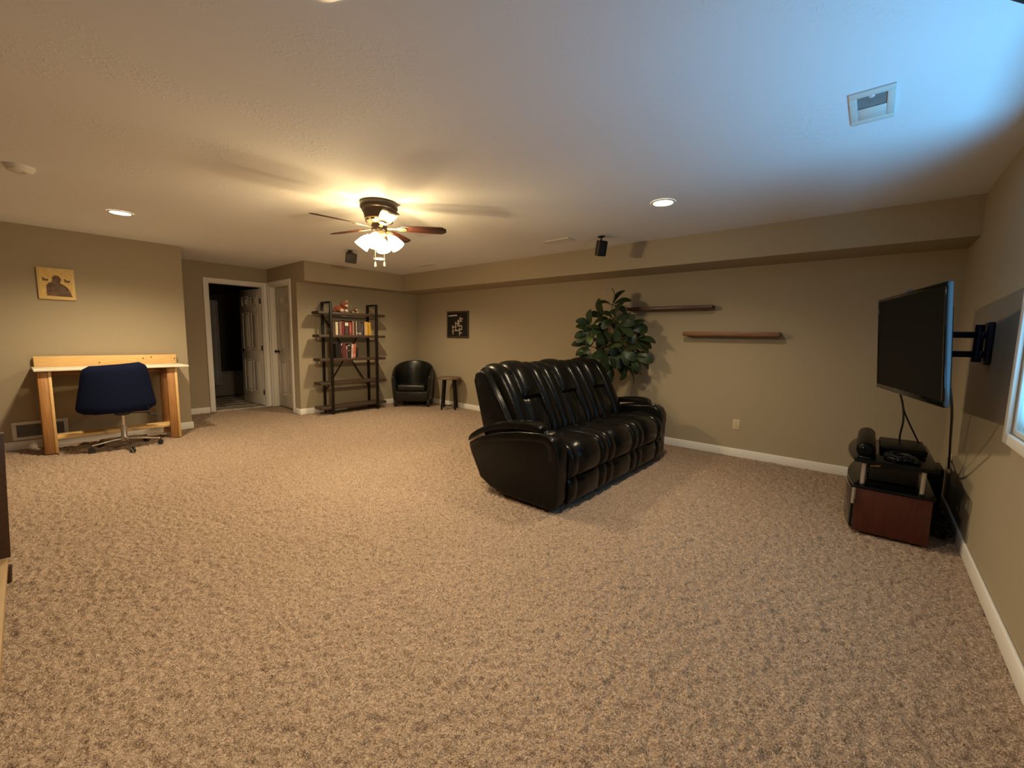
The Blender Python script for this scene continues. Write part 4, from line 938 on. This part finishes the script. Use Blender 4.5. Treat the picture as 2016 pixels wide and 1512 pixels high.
MB().ball((0.014, 3.768, zt+0.075), 0.004, 8).build('indicator', 'white', sb, smooth=True)
gc = thing('media_player', (0.22, 4.24, zt), 'flat black media player on the television stand top', 'media player')
MB().box(0.11, 0.36, 4.05, 4.46, zt+0.006, zt+0.052).build('case', 'softblack', gc, bevel=0.008)
MB().box(0.107, 0.111, 4.08, 4.43, zt+0.016, zt+0.040).build('front_panel', 'black', gc)
for (x, y) in ((0.14, 4.08), (0.33, 4.08), (0.14, 4.43), (0.33, 4.43)): MB().cyl((x, y, zt), (x, y, zt+0.007), 0.01, n=10).build('foot', 'black', gc)
cb = []
for i in range(150):
    a = i*0.33; r_ = 0.075+0.018*math.sin(i*0.21); cb.append((0.215+r_*math.cos(a)*0.9, 3.90+r_*1.1*math.sin(a), zt+0.008+0.010*(i/150)*3+0.006*math.sin(i*0.5)))
o = MB().tube(cb, 0.0048, 6).build('coiled_cable', 'black', None, smooth=True); tag(o, 'black cable coiled on the near end of the television stand top', 'cable')
gp = thing('game_controller', (0.25, 3.82, zt), 'black game controller lying on the near edge of the stand top', 'game controller')
# ------------------------------------------------ receiver between shelves
rc = thing('av_receiver', (0.2, 4.15, 0.336), 'black receiver on the middle shelf of the television stand', 'receiver')
MB().box(0.06, 0.32, 3.92, 4.36, 0.345, 0.470).build('case', 'black', rc, bevel=0.005)
MB().box(0.052, 0.061, 3.92, 4.36, 0.347, 0.468).build('faceplate', 'gloss', rc, bevel=0.002, seg=1)
for y in (4.02, 4.28): MB().cyl((0.036, y, 0.41), (0.054, y, 0.41), 0.022, n=18).build('dial', 'black', rc, smooth=True)
for (x, y) in ((0.09, 3.95), (0.29, 3.95), (0.09, 4.33), (0.29, 4.33)): MB().cyl((x, y, 0.335), (x, y, 0.346), 0.012, n=10).build('foot', 'black', rc)
kk = thing('brass_key_fob', (0.075, 3.80, 0.48), 'small brass-coloured plug hanging under the glass top', 'plug')
MB().cyl((0.062, 3.80, 0.472), (0.088, 3.80, 0.478), 0.007, n=10).build('plug_tip', 'amber', kk, smooth=True)
MB().cyl((0.088, 3.80, 0.478), (0.112, 3.80, 0.484), 0.011, n=12).tube([(0.112, 3.80, 0.484), (0.116, 3.80, 0.494), (0.108, 3.80, 0.501)], 0.006, 8).build('plug_body', 'amber', kk, smooth=True)
# controller meshes
g = MB().ball((0.25, 3.82, zt+0.020), 0.045, 14, (1.25, 0.75, 0.42)).ball((0.205, 3.80, zt+0.017), 0.026, 12, (0.9, 1.2, 0.62)).ball((0.295, 3.80, zt+0.017), 0.026, 12, (0.9, 1.2, 0.62))
g.build('grip_shell', 'gloss', gp, smooth=True)
for x in (0.232, 0.268): MB().cyl((x, 3.815, zt+0.034), (x, 3.812, zt+0.046), 0.009, n=12).build('thumbstick', 'black', gp, smooth=True)
# cables
def cable(pts, r_, label, name='hanging_cable'):
    P = [Vector(tuple(p)) for p in spline(pts, 26)]
    o = MB().tube(P, r_, 8).build(name, 'black', None, smooth=True); tag(o, label, 'cable', 'cables under the television')
cable([(0.165, 3.97, 1.02), (0.20, 4.02, 0.90), (0.215, 4.05, 0.78), (0.21, 4.10, 0.66), (0.215, 4.11, 0.585)], 0.006, 'dark cable hanging straight from the television to the stand')
cable([(0.170, 3.985, 1.02), (0.21, 4.05, 0.86), (0.245, 4.12, 0.77), (0.29, 4.20, 0.67), (0.33, 4.35, 0.582)], 0.005, 'thin cable slanting right behind the straight one')
cable([(0.345, 3.28, 1.08), (0.37, 3.345, 0.946), (0.42, 3.703, 0.722), (0.49, 4.232, 0.447), (0.536, 4.71, 0.43)], 0.006, 'power cord from the television edge down to the right outlet')
# heap of cords on the floor between stand and wall
hp = []
rnd = random.Random(3)
for k, lb in enumerate(('thick black cord heaped on the carpet behind the stand', 'thinner black cord looping behind the stand toward the wall')):
    pts = []
    for i in range(14): pts.append((0.475+0.045*math.sin(i*1.9+k), 3.95+0.055*i+0.05*math.cos(i*2.3+k), 0.02+0.035*abs(math.sin(i*1.3+k*2))+0.02*k))
    P = [Vector(tuple(p)) for p in spline(pts, 80)]
    o = MB().tube(P, 0.010-0.003*k, 7).build('floor_cord', 'black', None, smooth=True); tag(o, lb, 'cable')
pb = thing('power_strip', (0.465, 4.20, 0), 'black power strip on the carpet between the stand and right wall', 'power strip')
MB().box(0.43, 0.50, 4.02, 4.38, 0.0, 0.045).build('strip_body', 'black', pb, bevel=0.008)
for k in range(5):
    MB().box(0.448, 0.482, 4.05+0.065*k, 4.09+0.065*k, 0.045, 0.048).build('socket', 'gloss', pb)
sw = thing('subwoofer', (0.45, 4.80, 0), 'black subwoofer box in the corner behind the television stand', 'speaker')
MB().box(0.30, 0.52, 4.66, 4.93, 0.02, 0.34).build('cabinet', 'black', sw, bevel=0.01)
MB().box(0.31, 0.51, 4.652, 4.661, 0.04, 0.32).build('grille', 'cloth_black', sw, bevel=0.003, seg=1)
for (x, y) in ((0.33, 4.69), (0.49, 4.69), (0.33, 4.90), (0.49, 4.90)): MB().cyl((x, y, 0.0), (x, y, 0.022), 0.016, n=12).build('foot', 'black', sw)

# ------------------------------------------------------------------ bench cut off by the left edge
lc = thing('wooden_bench', (-2.75, -0.55, 0), 'low light wood bench with dark back panel, cut off by the left edge', 'bench')
MB().add([(-3.365, -1.25, 0.135), (-3.325, -1.25, 0.135), (-3.325, -0.103, 0.135), (-3.365, -0.103, 0.135), (-3.365, -1.25, 0.79), (-3.325, -1.25, 0.79), (-3.325, -0.078, 0.79), (-3.365, -0.078, 0.79)],
         [(3,2,1,0), (4,5,6,7), (0,1,5,4), (1,2,6,5), (2,3,7,6), (3,0,4,7)]).build('back_panel', 'espresso', lc, bevel=0.003)
MB().prism([(-3.322, -1.25), (-1.75, -1.25), (-1.75, -0.126), (-3.322, -0.114)], 0.095, 0.134, 'xy').build('seat_board', 'ltwood', lc, bevel=0.004)
for (x, y) in ((-3.325, -0.118), (-1.85, -0.20), (-3.325, -1.22), (-1.85, -1.20)):
    MB().tube([(x, y, 0.0), (x, y, 0.094)], [0.010, 0.017], 8).build('leg', 'espresso', lc, smooth=True)
